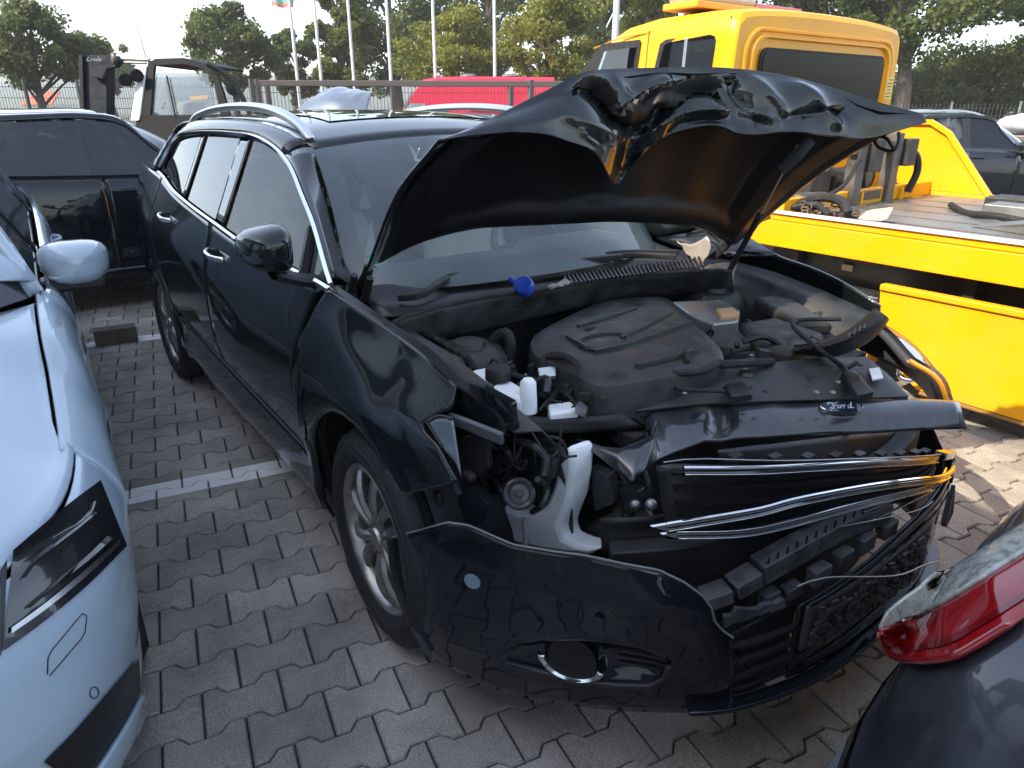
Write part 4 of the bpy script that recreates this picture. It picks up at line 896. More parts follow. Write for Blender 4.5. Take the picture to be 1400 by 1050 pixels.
for k, (x, y) in enumerate(((642, 650), (575, 688), (624, 668), (600, 680))):
    MB().box(P(x, y, 'Y', -.85), (.035, .02, .018 + .008*(k % 2)), Matrix.Rotation(.5*k, 3, 'Y')).build('fixing_bracket', matte_black, ford, smooth=False, bevel=.006)
dk([(575, 690), (640, 665), (668, 690), (652, 720), (612, 714), (585, 718)], -.80, 'splash_shield', mat('blue_black_plastic', (.012, .016, .022), .5), .03)
# horn
hc = P(710, 675, 'Y', -.76); hd = (CAM - hc).normalized()
Mh = Matrix.Translation(hc) @ hd.to_track_quat('Z', 'Y').to_matrix().to_4x4() @ Matrix.Scale(.74, 4)
MB().lathe([(.001, .016), (.010, .016), (.013, .010), (.030, .006), (.034, .012), (.043, .016), (.050, .012), (.052, -.004), (.046, -.03), (.03, -.04)], (0, 0, 0), 'Z', 28).xf(Mh).build('horn', mat('horn_black', (.03, .032, .036), .32), ford)
# washer tank: moulded white body with a tall neck
wt_t = [(666, 684), (672, 682), (690, 692), (708, 700), (726, 703), (746, 690), (757, 660), (762, 636), (770, 618), (782, 610)]
wt_b = [(650, 716), (664, 722), (684, 730), (704, 738), (724, 742), (742, 744), (752, 722), (770, 704), (778, 684), (783, 640)]
wo = [(634, 722), (645, 690), (656, 672), (672, 678), (694, 696), (712, 703), (729, 703), (745, 692), (755, 666), (761, 638), (767, 618), (779, 608), (784, 620), (783, 650), (778, 684), (770, 704), (764, 722), (768, 736), (786, 744), (818, 752), (802, 760), (760, 756), (720, 748), (688, 740), (650, 734)]
wp = [P(x, y, 'Y', -.70 + .0006*(x - 650)) for x, y in wo]; wc = sum(wp, Vector())/len(wp)
wk = MB().prism(wp, (0, .07, 0)).build('washer_tank', milky, ford, smooth=True, bevel=.014, ang=30)
MB().ribbon([P(716, 708, 'Y', -.70), P(718, 730, 'Y', -.70), P(718, 745, 'Y', -.70)], .012, .01, up=(0, 1, 0)).build('tank_seam', mat('grey_seam', (.28, .30, .32), .6), wk)
# radiator pack, transmission housing and hidden metal
MB().box((.44, .10, .55), (.06, 1.1, .42)).build('radiator', mat('radiator_fins', (.03, .03, .03), .6, .3, bump=.6, bscale=160), ford, smooth=False)
rl = [[P(x, y, 'Y', -.42) + Vector((0, .05*math.cos(a), 0)) for x, y in ((870 - 22*math.cos(a), 700 + 8*math.cos(a)), (860 - 20*math.cos(a), 730), (850 - 26*math.cos(a), 765))] for a in [math.pi*k/8 for k in range(9)]]
hs = [(795, 720), (830, 706), (862, 718), (890, 752), (884, 765), (820, 752), (798, 742)]
MB().prism([P(x, y, 'Y', -.50) for x, y in hs], (-.03, .12, -.02)).build('intercooler_tank', mat('dull_alloy', (.10, .095, .085), .5, .4, vary=.4), ford, bevel=.02)
r3 = random.Random(11)
for k in range(30):
    a = Vector((r3.uniform(.15, .52), r3.uniform(-.78, -.30), r3.uniform(.50, .84)))
    b = a + Vector((r3.uniform(-.12, .12), r3.uniform(-.22, .22), r3.uniform(-.25, .12))); c = (a + b)/2 + Vector((r3.uniform(-.05, .08), r3.uniform(-.08, .08), r3.uniform(-.06, .08)))
    if b.z > .84 or b.x > .6 or abs(b.y) > .8 or any(635 < proj(q)[0] < 835 and 585 < proj(q)[1] < 775 for q in (a, b, c)): continue
    MB().tube(crv([a, c, b], 10), r3.choice((.004, .006, .006, .010, .014)), 6).build('wiring' if k % 3 else 'hose', r3.choice((rubber, rubber, matte_black, trim_plastic)), ford)
for k in range(26):
    c = Vector((r3.uniform(.12, .50), r3.uniform(-.72, -.22), r3.uniform(.42, .78)))
    if 635 < proj(c)[0] < 845 and 570 < proj(c)[1] < 790: c += Vector((-.12, .30, 0))
    M = Matrix.Rotation(r3.uniform(-.6, .6), 3, 'Z') @ Matrix.Rotation(r3.uniform(-.5, .5), 3, 'X')
    MB().box(c, (r3.uniform(.03, .10), r3.uniform(.03, .12), r3.uniform(.03, .10)), M).build('broken_bracket', r3.choice((matte_black, trim_plastic, MATS['gloss_black_trim'], bay_plastic)), ford, smooth=False, bevel=.004)
r8 = random.Random(5)
lh = mat('lamp_carcass', (.028, .029, .032), .4, vary=.3)
for L, r_ in (([(636, 602), (660, 596), (690, 612), (700, 640), (690, 655)], .010), ([(648, 622), (676, 618), (696, 640)], .008), ([(690, 600), (722, 606), (746, 625), (744, 650)], .009), ([(672, 650), (684, 668), (690, 690)], .008), ([(735, 655), (748, 668), (742, 690), (728, 700)], .008), ([(655, 640), (664, 668), (670, 682)], .012)):
    MB().tube(crv([P(x, y, 'Y', -.72 + r8.uniform(-.02, .03)) for x, y in L], 14), r_, 8).build('lamp_bracket', r8.choice((lh, trim_plastic)), ford)
for L, y_ in (([(640, 600), (668, 596), (672, 612), (645, 622)], -.74), ([(652, 628), (680, 624), (684, 648), (660, 652)], -.72), ([(700, 612), (730, 616), (734, 640), (708, 646)], -.68), ([(738, 628), (756, 634), (748, 660), (734, 652)], -.69), ([(664, 656), (686, 652), (690, 672), (672, 680)], -.70), ([(806, 640), (832, 650), (838, 690), (812, 700)], -.55), ([(846, 668), (872, 672), (876, 700), (852, 704)], -.52)):
    MB().prism([P(x, y, 'Y', y_) for x, y in L], (-.01, .035, 0)).build('lamp_carcass', lh, ford, smooth=False, bevel=.005)
for k in range(14):
    x, y = r8.uniform(645, 770), r8.uniform(580, 650); a = P(x, y, 'Y', -.73); b = P(x + r8.uniform(-40, 40), y + r8.uniform(-10, 45), 'Y', -.70); c = (a + b)/2 + Vector((r8.uniform(-.01, .05), -.02, r8.uniform(-.04, .03)))
    MB().tube(crv([a, c, b], 10), r8.choice((.0025, .003, .004)), 5).build('wiring', r8.choice((rubber, trim_plastic, lh)), ford)
for L in ([(790, 620), (800, 660), (842, 690), (858, 720)], [(880, 640), (888, 668), (882, 690), (890, 705)], [(838, 650), (850, 690), (842, 740)], [(800, 690), (830, 660), (872, 668)]):
    MB().tube(crv([P(x, y, 'Y', -.50) for x, y in L], 12), .006, 6).build('hose', r8.choice((rubber, lh)), ford)
r7 = random.Random(21)
for k in range(34):                                     # looms, clips and connectors round the reservoir and battery
    if k < 22: a = P(r7.uniform(640, 860), r7.uniform(490, 565), 'Z', r7.uniform(.78, .86)); sp = .10
    else: a = P(r7.uniform(955, 1190), r7.uniform(425, 500), 'Z', r7.uniform(.80, .87)); sp = .10
    b = a + Vector((r7.uniform(-sp, sp), r7.uniform(-sp, sp)*1.4, r7.uniform(-.05, .03))); c = (a + b)/2 + Vector((r7.uniform(-.03, .03), r7.uniform(-.03, .03), r7.uniform(.0, .04)))
    MB().tube(crv([a, c, b], 10), r7.choice((.003, .004, .004, .007, .010)), 6).build('wiring', r7.choice((rubber, matte_black, trim_plastic)), ford)
for k in range(40):
    if k < 26: a = P(r7.uniform(630, 860), r7.uniform(480, 565), 'Z', r7.uniform(.77, .85))
    else: a = P(r7.uniform(950, 1150), r7.uniform(415, 490), 'Z', r7.uniform(.83, .88))
    M = Matrix.Rotation(r7.uniform(-1, 1), 3, 'Z') @ Matrix.Rotation(r7.uniform(-.6, .6), 3, 'X')
    MB().box(a, (r7.uniform(.012, .04), r7.uniform(.012, .045), r7.uniform(.012, .03)), M).build('connector', r7.choice((matte_black, trim_plastic, bay_plastic, MATS['gloss_black_trim'], grey_metal if k % 5 == 0 else matte_black)), ford, smooth=False, bevel=.003)
for k in range(16):
    x, y = r7.uniform(830, 1180), r7.uniform(500, 540); MB().lathe([(.001, .004), (.006, .004), (.008, .0)], P(x, y, 'Z', .838), 'Z', 8).build('screw', r7.choice((grey_metal, matte_black)), ford)
for x, y, r_ in ((940, 652, .010), (955, 667, .009), (890, 690, .014), (868, 690, .012)):
    MB().ellipsoid(hit(x, y, nose(.12)), (r_, r_, r_)).build('bulb_holder', grey_metal, ford)
MB().tube(crv([P(722, 555, 'Y', -.62), P(724, 590, 'Y', -.64), P(735, 612, 'Y', -.66), P(760, 608, 'Y', -.66), P(772, 622, 'Y', -.66), P(760, 640, 'Y', -.64)], 20), .005, 6).tube(crv([P(700, 620, 'Y', -.66), P(730, 600, 'Y', -.68), P(765, 600, 'Y', -.66), P(775, 625, 'Y', -.64), P(755, 632, 'Y', -.64), P(740, 625, 'Y', -.66)], 22), .004, 6).build('wiring', rubber, ford)
MB().ribbon(crv([P(700, 590, 'Y', -.70), P(760, 575, 'Y', -.55), P(830, 570, 'Y', -.40), P(900, 580, 'Y', -.25)], 12), .05, .03).build('front_crossmember', MATS['gloss_black_trim'], ford, bevel=.006)
MB().grid(smooth_grid([[P(x, y, 'Z', z) for x, y, z in r] for r in (((640, 540, .86), (690, 560, .84), (730, 572, .82), (800, 572, .81), (850, 565, .81)), ((660, 556, .83), (700, 585, .80), (760, 592, .78), (820, 590, .77), (880, 585, .77)))], 16, 4)).build('lock_carrier', matte_black, ford, solid=.02)
# loose things on the cowl
o = MB(); o.lathe([(.001, .022), (.028, .020), (.032, .014), (.032, -.012), (.001, -.014)], (0, 0, 0), 'Z', 18); o.tube([(-.03, 0, 0), (-.06, .01, 0)], .01, 8)
o = o.build('blue_cap', mat('blue_plastic', (.02, .07, .42), .35), loc=P(717, 392, 'Z', .99)); o.rotation_euler = (R(50), R(10), R(20))
tag(o, 'small blue plastic cap lying on the cowl below the windscreen', 'cap')
rg = smooth_grid([[P(x, y, 'Z', z) for x, y, z in r] for r in (((748, 392, .985), (760, 387, .99), (775, 381, 1.0)), ((752, 396, .98), (765, 390, 1.0), (782, 385, .99)))], 12, 6)
rg = [[p + Vector((.4, .2, 1))*.012*noise.noise(p*50) for p in r] for r in rg]
o = MB().grid(rg).build('crumpled_tissue', mat('dirty_tissue', (.36, .33, .29), .9, vary=.2), solid=.004); tag(o, 'crumpled grey tissue lying on the cowl beside the blue cap', 'tissue')
# ------------------------------------------------------------------ generic parked car built from the same kind of panels
def make_car(name, label, paint, loc, rz, fo=.88, wb=2.68, ro=.95, hw=.91, zf=.76, zh=.97, H=1.46, xw=-.55, rf=-1.35, wr=.325, gl=None, res=1.0, group=None, yr=.60, nexp=4, lights=True, seam=True, hood=True, spk=5, rail=False, rim_r=None, trim=None, mo=.09, mz=.08, mx=.04, wf=.80):
    c = thing(name, label, 'car', loc, rz, group); gl = gl or tint_glass; n_ = lambda k: max(3, int(k*res))
    xf, xr = fo, -wb - ro
    xc = xw - .38                                       # pillar foot on the side
    belt = [(xr, zh + .10), (-wb, zh + .09), (-wb + .8, zh + .05), (xc, zh + .01), (xw, zh - .03), (-.1, lerp(zh, zf, .45)), (fo*.45, zf + .02), (fo*.8, zf - .03)]
    roof = [(xr + .16, zh + .12), (xr + .32, lerp(zh, H, .62)), (-wb + .2, H - .10), (-wb + 1.0, H - .062), (rf - .12, H - .065), (rf + .10, H - .11), (lerp(rf, xc, .5), lerp(H - .10, zh, .45)), (xc + .03, zh + .012)]
    prof = [(0, .93), (.1, .965), (.25, .97), (.42, .992), (.62, 1.0), (.85, .985), (1, .97)]
    plan = [(xr, .86), (xr + .3, .93), (-wb, .985), (-wb + .7, 1), (0, 1), (fo*.45, .985), (fo*.7, .93)]
    arches = [(0, wr + .01, wr + .045), (-wb, wr + .01, wr + .045)]
    s = Shell(z0=.19, belt=belt, roof=roof, plan=plan, prof=prof, arches=arches, htop=H - .07 - zh, yroof=yr)
    def yy(x, z):
        zb = s.zb(x); pl = stab(x, plan)*hw
        if z <= zb: v = stab((z - s.z0)/(zb - s.z0), prof)*pl - (.075 if x > xc else .045)*math.exp(-(zb - z)/.04)
        else: v = .97*pl - .045 - (.97*hw - .045 - yr)*min((z - zb)/s.htop, 1.15)
        fl = 0
        for xa, za, r in arches: fl = max(fl, .012*math.exp(-((math.hypot(x - xa, z - za) - r - .02)/.05)**2))
        return v + fl
    s.y = yy
    g = .003; rock = .34
    bs = -1.05 + (xc + .93) - .55; rd = -wb + .42
    dfront = xc - .03 if xc < -wr - .1 else -wr - .1
    # nose outline (superellipse) shared by bumper and bonnet edge
    def nose_out(dy, z):
        a = xf + .6*0 - (.33*max(0, z - .5) + .25*max(0, .3 - z))
        b = yy(min(.25, fo*.3), min(max(z, .2), s.zb(.2) - .03)) + .004
        q = min(1, abs(dy)/b); return -.05 + (a + .05)*max(0, 1 - q**nexp)**(1/nexp)
    xjoin = fo*.28
    for sg in (-1, 1):
        P_ = lambda *a, **k: MB().grid(s.patch(sg, *a, **k))
        P_(dfront + g, xjoin, lambda x: s.arch(x, .20), lambda x: s.zb(x) - .002, n_(30), n_(16)).build('fender', paint, c, solid=.01, off=0, ang=60)
        P_(bs + g, dfront - g, rock, lambda x: s.zb(x) - .01, n_(16), n_(14)).build('front_door', paint, c, solid=.01, off=0, ang=60)
        P_(lambda z: max(rd, -wb + math.sqrt(max(0, (wr + .055)**2 - (z - wr)**2))) + g, bs - g, rock, lambda x: s.zb(x) - .01, n_(16), n_(14)).build('rear_door', paint, c, solid=.01, off=0, ang=60)
        P_(xr, lambda z: max(rd, -wb + math.sqrt(max(0, (wr + .055)**2 - (z - wr)**2))) - g, lambda x: s.arch(x, .28), lambda x: s.zb(x) - .01, n_(30), n_(16)).build('quarter_panel', paint, c, solid=.01, off=0, ang=60)
        P_(-wb + wr + .05, -wr - .05, .19, rock - g, n_(12), 4).build('rocker_panel', paint, c, solid=.01, off=0)
        P_(xr + .1, xjoin, lambda x: s.arch(x, .2) + .02, lambda x: s.zb(x) - .03, n_(30), 6, off=-.03).build('inner_side', void_black, c)
        zt = lambda x: s.zr(x) - .012; zb_ = lambda x: s.zb(x) + .004
        P_(bs + .05, xc + .02, zb_, zt, n_(16), n_(8), off=-.01).build('side_window', gl, c)
        P_(rd + .02, bs - .05, zb_, zt, n_(12), n_(8), off=-.01).build('side_window', gl, c)
        P_(xr + .20, rd - .04, zb_, zt, n_(10), n_(8), off=-.01).build('side_window', gl, c)
        P_(bs - .052, bs + .052, zb_, lambda x: s.zr(x) - .006, 3, n_(6), off=-.002).build('pillar_cover', MATS['gloss_black_trim'], c)
        P_(rd - .045, rd + .025, zb_, lambda x: s.zr(x) - .006, 3, n_(6), off=-.002).build('pillar_cover', MATS['gloss_black_trim'], c)
        xs = [xr + .2 + (xc - xr - .2)*i/30 for i in range(31)]
        MB().ribbon(s.line(sg, [(x, s.zb(x) - .003) for x in xs], .003), .012, .018, up=(0, sg*.3, 1)).build('window_trim', trim or MATS['gloss_black_trim'], c)
        e = lambda x: Vector((x, sg*(yr - .045), s.zr(x) + .045*min(1, max(0, (xc - x)/.3))))
        xs = [xr + .2 + (xc - .02 - xr - .2)*i/40 for i in range(41)]
        MB().grid([[s.p(x, s.zr(x), sg, .002), s.p(x, s.zr(x), sg, 0).lerp(e(x), .5) + Vector((0, sg*.012, .012)), e(x)] for x in xs]).build('roof_side', paint, c, solid=.008, off=0, ang=60)
        if rail:
            MB().ribbon(crv([Vector((-wb + .1, sg*(yr - .03), H - .05)), Vector((-wb + .3, sg*(yr - .03), H + .0)), Vector((-wb/2 - .5, sg*(yr - .03), H + .03)), Vector((rf - .2, sg*(yr - .03), H + .01)), Vector((rf, sg*(yr - .03), H - .05))], 24), .03, .03).build('roof_rail', brushed, c, bevel=.006)
        mc = Vector((xc + mx, sg*(hw + mo), zh + mz)); rows = []
        for x, r in ((.10, .45), (.085, .75), (.05, .95), (0, 1.03), (-.05, 1.0), (-.07, .93), (-.075, .6), (-.06, .05)):
            rows.append([mc + Vector((x - .07*math.cos(a)**2*r*r, .105*r*math.copysign(abs(math.cos(a))**.7, math.cos(a)), .068*r*math.copysign(abs(math.sin(a))**.75, math.sin(a)))) for a in [2*math.pi*k/18 for k in range(18)]])
        rows.insert(0, [mc + Vector((.10, 0, 0))]*18)
        MB().grid(rows, True).build('wing_mirror', paint, c, ang=60)
        MB().box((xc + mx - .04, sg*(hw + .01), zh + mz - .075), (.09, .20, .045)).build('mirror_arm', trim_plastic, c, bevel=.012)
        for hx in (bs + .14, rd + .16):
            hz = s.zb(hx) - .11
            MB().ribbon(crv([s.p(hx - .09, hz, sg, .004), s.p(hx - .05, hz, sg, .03), s.p(hx + .05, hz, sg, .03), s.p(hx + .09, hz, sg, .004)], 10), .016, .022).build('door_handle', paint, c, bevel=.005)
        for wx in (0, -wb):
            wheel(c, wx, sg*(hw - .03), wr, wr, .21, sg, rim_r or wr*.68, spokes=spk)
            MB().lathe([(wr + .07, -.02), (wr + .07, -.30), (.01, -.31)], (0, 0, 0), 'Y', 20, R(-5), R(185)).xf(Matrix.Translation((wx, sg*(hw - .03), wr + .01)) @ Matrix.Diagonal((1, sg, 1, 1))).build('wheel_liner', void_black, c)
    # roof, screens
    ed = lambda x, u: Vector((x, (1 - 2*u)*-(yr - .045), s.zr(x) + .045*min(1, max(0, (xc - x)/.3)) + .035*(1 - (1 - 2*u)**2)))
    rx = [-wb - .05 + (rf + wb + .05)*i/n_(16) for i in range(n_(16) + 1)]
    MB().grid([[ed(x, u/n_(14)) for u in range(n_(14) + 1)] for x in rx]).build('roof', paint, c, solid=.01, ang=60)
    N = n_(18); nb = crv([(xc, -hw*wf, zh - .005), (xw - .1, -hw*.55, zh - .012), (xw, 0, zh - .005), (xw - .1, hw*.55, zh - .012), (xc, hw*wf, zh - .005)], N + 1)
    nt_ = [ed(rf, u/N) + Vector((.004, 0, -.003)) for u in range(N + 1)]
    wr_ = [[nb[i].lerp(nt_[i], j/10) + Vector((.35, 0, .6))*.04*math.sin(math.pi*j/10) for i in range(N + 1)] for j in range(11)]
    MB().grid(wr_).build('windscreen', gl, c, ang=60)
    mb = MB()
    for a, b in ((0, 1),): mb.grid([[p + Vector((-.004, 0, -.004)) for p in wr_[0]], [p + Vector((-.004, 0, -.004)) for p in wr_[1]]])
    for k, q in ((0, 1), (N, N - 1)): mb.grid([[r[k] + Vector((-.004, 0, -.004)) for r in wr_], [r[k].lerp(r[q], .7) + Vector((-.004, 0, -.004)) for r in wr_]])
    mb.build('windscreen_border', matte_black, c, fix=False)
    for sg in (-1, 1):
        k = 0 if sg < 0 else N
        MB().grid([[wr_[j][k], (wr_[j][k] + Vector((lerp(xc, rf, j/10), sg*lerp(hw*.97 - .04, yr, j/10), lerp(zh + .01, s.zr(rf), j/10))))/2 + Vector((.01, sg*.008, .01)), Vector((lerp(xc + .02, rf, j/10), sg*(yy(lerp(xc + .02, rf, j/10), s.zr(lerp(xc + .02, rf, j/10))) + .002), s.zr(lerp(xc + .02, rf, j/10))))] for j in range(11)]).build('windscreen_pillar', paint, c, solid=.008, off=0, ang=60)
    tl = [[Vector((xr - .03 + dx + .10*abs(k/6 - 1)**2.5, (k/6 - 1)*yy(xr + .02, min(z, s.zb(xr) - .02))*.995, z)) for k in range(13)] for z, dx in ((.25, .04), (.5, -.02), (.8, 0), (zh + .09, .05))]
    MB().grid(tl).build('tailgate', paint, c, solid=.01)
    MB().grid([[tl[-1][k].lerp(ed(-wb - .05, k/12), j/6) + Vector((-.04*math.sin(math.pi*j/6), 0, .03*math.sin(math.pi*j/6))) for k in range(13)] for j in range(7)]).build('rear_window', gl, c)
    # nose: bumper and bonnet
    ztop = lambda dy: lerp(zf - .02, s.zb(xjoin) - .012, min(1, abs(dy)/hw)**2.2)
    M_ = n_(40); dys = [math.sin(math.pi/2*(2*i/M_ - 1)) for i in range(M_ + 1)]
    def np3(t, v):
        z = lerp(.18, ztop(t*hw), v); b = yy(min(.25, fo*.3), min(max(z, .2), s.zb(.2) - .03)) + .004
        qj = (1 - ((xjoin + .05)/(xf + .05 - (.33*max(0, z - .5) + .25*max(0, .3 - z))))**nexp)**(1/nexp)
        dy = t*b*qj; return Vector((nose_out(dy, z), dy, z))
    MB().grid([[np3(t, j/n_(20)) for t in dys] for j in range(n_(20) + 1)]).build('bumper', paint, c, solid=.006, off=-1, ang=60)
    if hood:
        he = [np3(t, 1) for t in dys]
        rows = []
        for j in range(13):
            v = j/12; row = []
            for i in range(M_ + 1):
                f = he[i]; u = i/M_; b0 = crv([(xc + .05, -hw*(wf + .03), zh - .01), (xw - .04, -hw*.5, zh - .012), (xw + .05, 0, zh - .006), (xw - .04, hw*.5, zh - .012), (xc + .05, hw*(wf + .03), zh - .01)], M_ + 1)[i] if j == 0 else row0[i]
                if j == 0: row.append(b0); continue
                yb_ = lerp(b0.y, f.y, v); x = lerp(b0.x, f.x - .008, v); zz = lerp(b0.z, f.z + .004, v**1.6)
                edge = s.zb(min(x, xjoin)) - .004; x_e = min(lerp(row0[0].x, he[0].x, v), xjoin); ye = lerp(yy(x_e, s.zb(x_e) - .001) - .003, abs(he[0].y), max(0, (v - .9)/.1)); yb_ *= lerp(1, ye/abs(lerp(row0[0].y, he[0].y, v)), min(1, abs(u - .5)*2)**2); k = abs(yb_)/(hw*.86)
                row.append(Vector((x, yb_*.995, lerp(zz, edge, min(1, k)**6) + .03*math.sin(math.pi*v)*(1 - min(1, k)**3))))
            if j == 0: row0 = row
            rows.append(row)
        MB().grid(rows).build('bonnet', paint, c, solid=.008, ang=60)
    mb = MB(); mb.box((-wb/2, 0, .28), (wb + .6, hw*1.6, .1)); mb.box((-.2, 0, .55), (.9, hw*1.5, .3)); mb.build('underbody', void_black, c, smooth=False)
    for y in (-.36, .36):
        mb = MB(); mb.box((bs + .0, y, .80), (.14, .46, .6), Matrix.Rotation(R(-14), 3, 'Y')); mb.box((bs + .28, y, .52), (.5, .46, .14)); o = mb.build('seat', seat_cloth, c, bevel=.04)
        MB().box((bs - .10, y, 1.18), (.1, .26, .16)).build('headrest', seat_cloth, o, bevel=.03)
    MB().box((xw - .25, 0, zh - .08), (.5, hw*1.5, .12)).build('dashboard', dash_mat, c, bevel=.03)
    if lights:
        for sg in (-1, 1):
            MB().grid([[np3(sg*t, v) + Vector((.006, 0, .002)) for t in (.55, .65, .75, .84, .92)] for v in (.78, .86, .93, .975)]).build('headlight', MATS['lamp_housing'], c)
        MB().grid([[np3(t, v) + Vector((.006, 0, 0)) for t in [-.5 + k/10 for k in range(11)]] for v in (.70, .8, .9)]).build('grille', MATS['grille_plastic'], c)
        MB().grid([[np3(t, v) + Vector((.006, 0, 0)) for t in [-.6 + 1.2*k/10 for k in range(11)]] for v in (.15, .25, .38)]).build('lower_grille', MATS['grille_plastic'], c)
    return c, s, np3

# white car standing beside the wreck on its right
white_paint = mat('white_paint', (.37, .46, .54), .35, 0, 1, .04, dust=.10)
WX, WY, WR = -.55, -2.405, R(-3.2)
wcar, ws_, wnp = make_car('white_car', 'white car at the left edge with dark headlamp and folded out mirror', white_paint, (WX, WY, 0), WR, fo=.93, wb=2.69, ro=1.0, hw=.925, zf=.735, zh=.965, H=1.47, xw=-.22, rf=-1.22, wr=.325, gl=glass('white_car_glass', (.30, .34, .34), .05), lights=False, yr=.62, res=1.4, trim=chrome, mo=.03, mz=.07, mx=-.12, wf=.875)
MW = Matrix.Translation((WX, WY, 0)) @ Matrix.Rotation(WR, 4, 'Z'); MWi = MW.inverted()
def w_nose(off=0):
    def f(p):
        q = MWi @ p; z = min(max(q.z, .18), .80); a = .93 - (.33*max(0, z - .5) + .25*max(0, .3 - z)) + .05
        b = ws_.y(.25, min(max(z, .2), ws_.zb(.2) - .03)) + .004
        return (((max(q.x, -.05) + .05)/a)**4 + (abs(q.y)/b)**4)**.25 - 1 - off/.9
    return f
def wsheet(name, mt, t, b, off, nu=16, nv=8, solid=0, par=wcar, **k):
    rows = [[MWi @ p for p in r] for r in px_sheet(t, b, w_nose(off), nu, nv)]
    return rows, MB().grid(rows).build(name, mt, par, solid=solid, **k)
hr, hlw = wsheet('headlight', mat('headlamp_black', (.012, .012, .014), .25, 0, 1), [(18, 752), (60, 716), (100, 684), (138, 656)], [(5, 890), (60, 850), (120, 800), (174, 746)], .004)
wsheet('daytime_strip', brushed, [(16, 858), (60, 826), (110, 785), (163, 738)], [(16, 866), (60, 835), (112, 793), (166, 743)], .010, par=hlw, nv=4)
for L, r_ in (([(72, 736), (92, 724), (110, 714), (122, 700)], .0016), ([(119, 708), (126, 698), (130, 686)], .0022)):
    MB().tube([MWi @ hit(p.x, p.y, w_nose(.007)) for p in crv([(a, b, 0) for a, b in L], 18)], r_, 6).build('lamp_glint', grey_metal, hlw)  # thin grey tubes paint the bright reflections inside the lamp
for L in ([(30, 790), (52, 762), (100, 724), (128, 700)], [(36, 830), (70, 802), (118, 764), (150, 734)]):
    MB().ribbon([MWi @ hit(p.x, p.y, w_nose(.006)) for p in crv([(a, b, 0) for a, b in L], 14)], .002, .014, up=(1, 0, 0)).build('lamp_insert', MATS['gloss_black_trim'], hlw)
wsheet('grille', MATS['grille_plastic'], [(0, 780), (6, 770), (10, 765)], [(0, 900), (3, 890), (5, 885)], .004, 4, 6)
wsheet('lower_grille', MATS['grille_plastic'], [(60, 1042), (100, 1002), (150, 945), (190, 900)], [(110, 1075), (140, 1035), (172, 985), (193, 945)], .004)
wsheet('bumper_lip', white_paint, [(120, 1075), (145, 1040), (176, 990), (198, 950)], [(150, 1085), (168, 1050), (190, 1005), (206, 962)], .012, solid=.01)
def wline(pts, name, r=.0010, off=.001, mt=void_black, n=20):
    MB().tube([MWi @ hit(p.x, p.y, w_nose(off)) for p in crv([(a, b, 0) for a, b in pts], n, True)], r, 5).build(name, mt, wcar)
wline([(65, 922), (66, 895), (115, 836), (119, 840), (116, 868), (68, 924)], 'washer_cover_gap')
wline([(129 + 6*math.cos(2*math.pi*k/14), 947 + 8*math.sin(2*math.pi*k/14)) for k in range(15)], 'parking_sensor', .0009)

# dark hatchback parked crosswise behind
dcar, ds_, _ = make_car('dark_car', 'black hatchback parked across behind the wreck with dark tinted windows', black_paint2, (-5.60, .60, 0), R(90), fo=.9, wb=2.66, ro=.95, hw=.91, zh=1.00, H=1.50, xw=-.40, rf=-1.30, gl=glass('dark_car_glass', (.10, .12, .14)), yr=.62, res=1.2)

# grey car whose rear corner reaches into the lower right of the view
grey_paint = mat('grey_blue_paint', (.030, .034, .048), .38, .4, 1, .05, dust=.12)
GC = Vector((2.09, 1.36, 0)); GA, GB = .915, 2.235
INS = [(.20, .03), (.30, -.02), (.45, -.045), (.56, -.04), (.60, -.03), (.63, -.012), (.70, -.005), (.80, .015), (.88, .040), (.94, .075), (.975, .125), (.99, .20)]
def gbody(off=0):
    def f(p):
        i = tab(p.z, INS) - off; a, b = GA - i*.8, GB - i*1.3
        return ((abs(p.x - GC.x)/a)**9 + (abs(p.y - GC.y)/b)**9)**(1/9) - 1
    return f
gcar = thing('grey_car', 'grey blue saloon at the lower right corner, red rear lamp towards the wreck', 'car', GC)
def gpt(t, z, off=0):
    i = tab(z, INS) - off; a, b = GA - i*.8, GB - i*1.3; c_, s_ = math.cos(t), math.sin(t); q = (abs(c_)**9 + abs(s_)**9)**(-1/9)
    return Vector((a*c_*q, b*s_*q, z))
th = [2*math.pi*k/160 for k in range(160)]
rows = [[gpt(t, z) for t in th] for z in (.60, .62, .66, .72, .78, .84, .88, .91, .94, .96, .975, .985, .99)]
bd = MB().grid(rows, True); bd.add(rows[-1], [tuple(range(160))]); bd.build('body', grey_paint, gcar, ang=45)
MB().grid([[gpt(t, z, .004) for t in th] for z in (.20, .25, .30, .36, .42, .50, .56, .595)], True).build('bumper', grey_paint, gcar, ang=45)
MB().grid([[gpt(t, z, -.012) for t in th] for z in (.585, .63)], True).build('panel_gap', void_black, gcar)
cab_r = [(1.25, 1.0, .98), (.95, .95, 1.2), (.45, .85, 1.42), (.40, .7, 1.46)]
MB().grid([[Vector((.80*w_*math.copysign(abs(math.cos(t))**.4, math.cos(t)), .45 + l_*math.copysign(abs(math.sin(t))**.5, math.sin(t)), z)) for t in [2*math.pi*k/40 for k in range(40)]] for l_, w_, z in cab_r], True).build('windows', tint_glass, gcar)
MB().grid([[Vector((.60*w_*math.copysign(abs(math.cos(t))**.4, math.cos(t)), .45 + l_*math.copysign(abs(math.sin(t))**.5, math.sin(t)), z)) for t in [2*math.pi*k/40 for k in range(40)]] for l_, w_, z in ((.46, .95, 1.455), (.40, .8, 1.475), (.02, .02, 1.485))], True).build('roof', grey_paint, gcar)
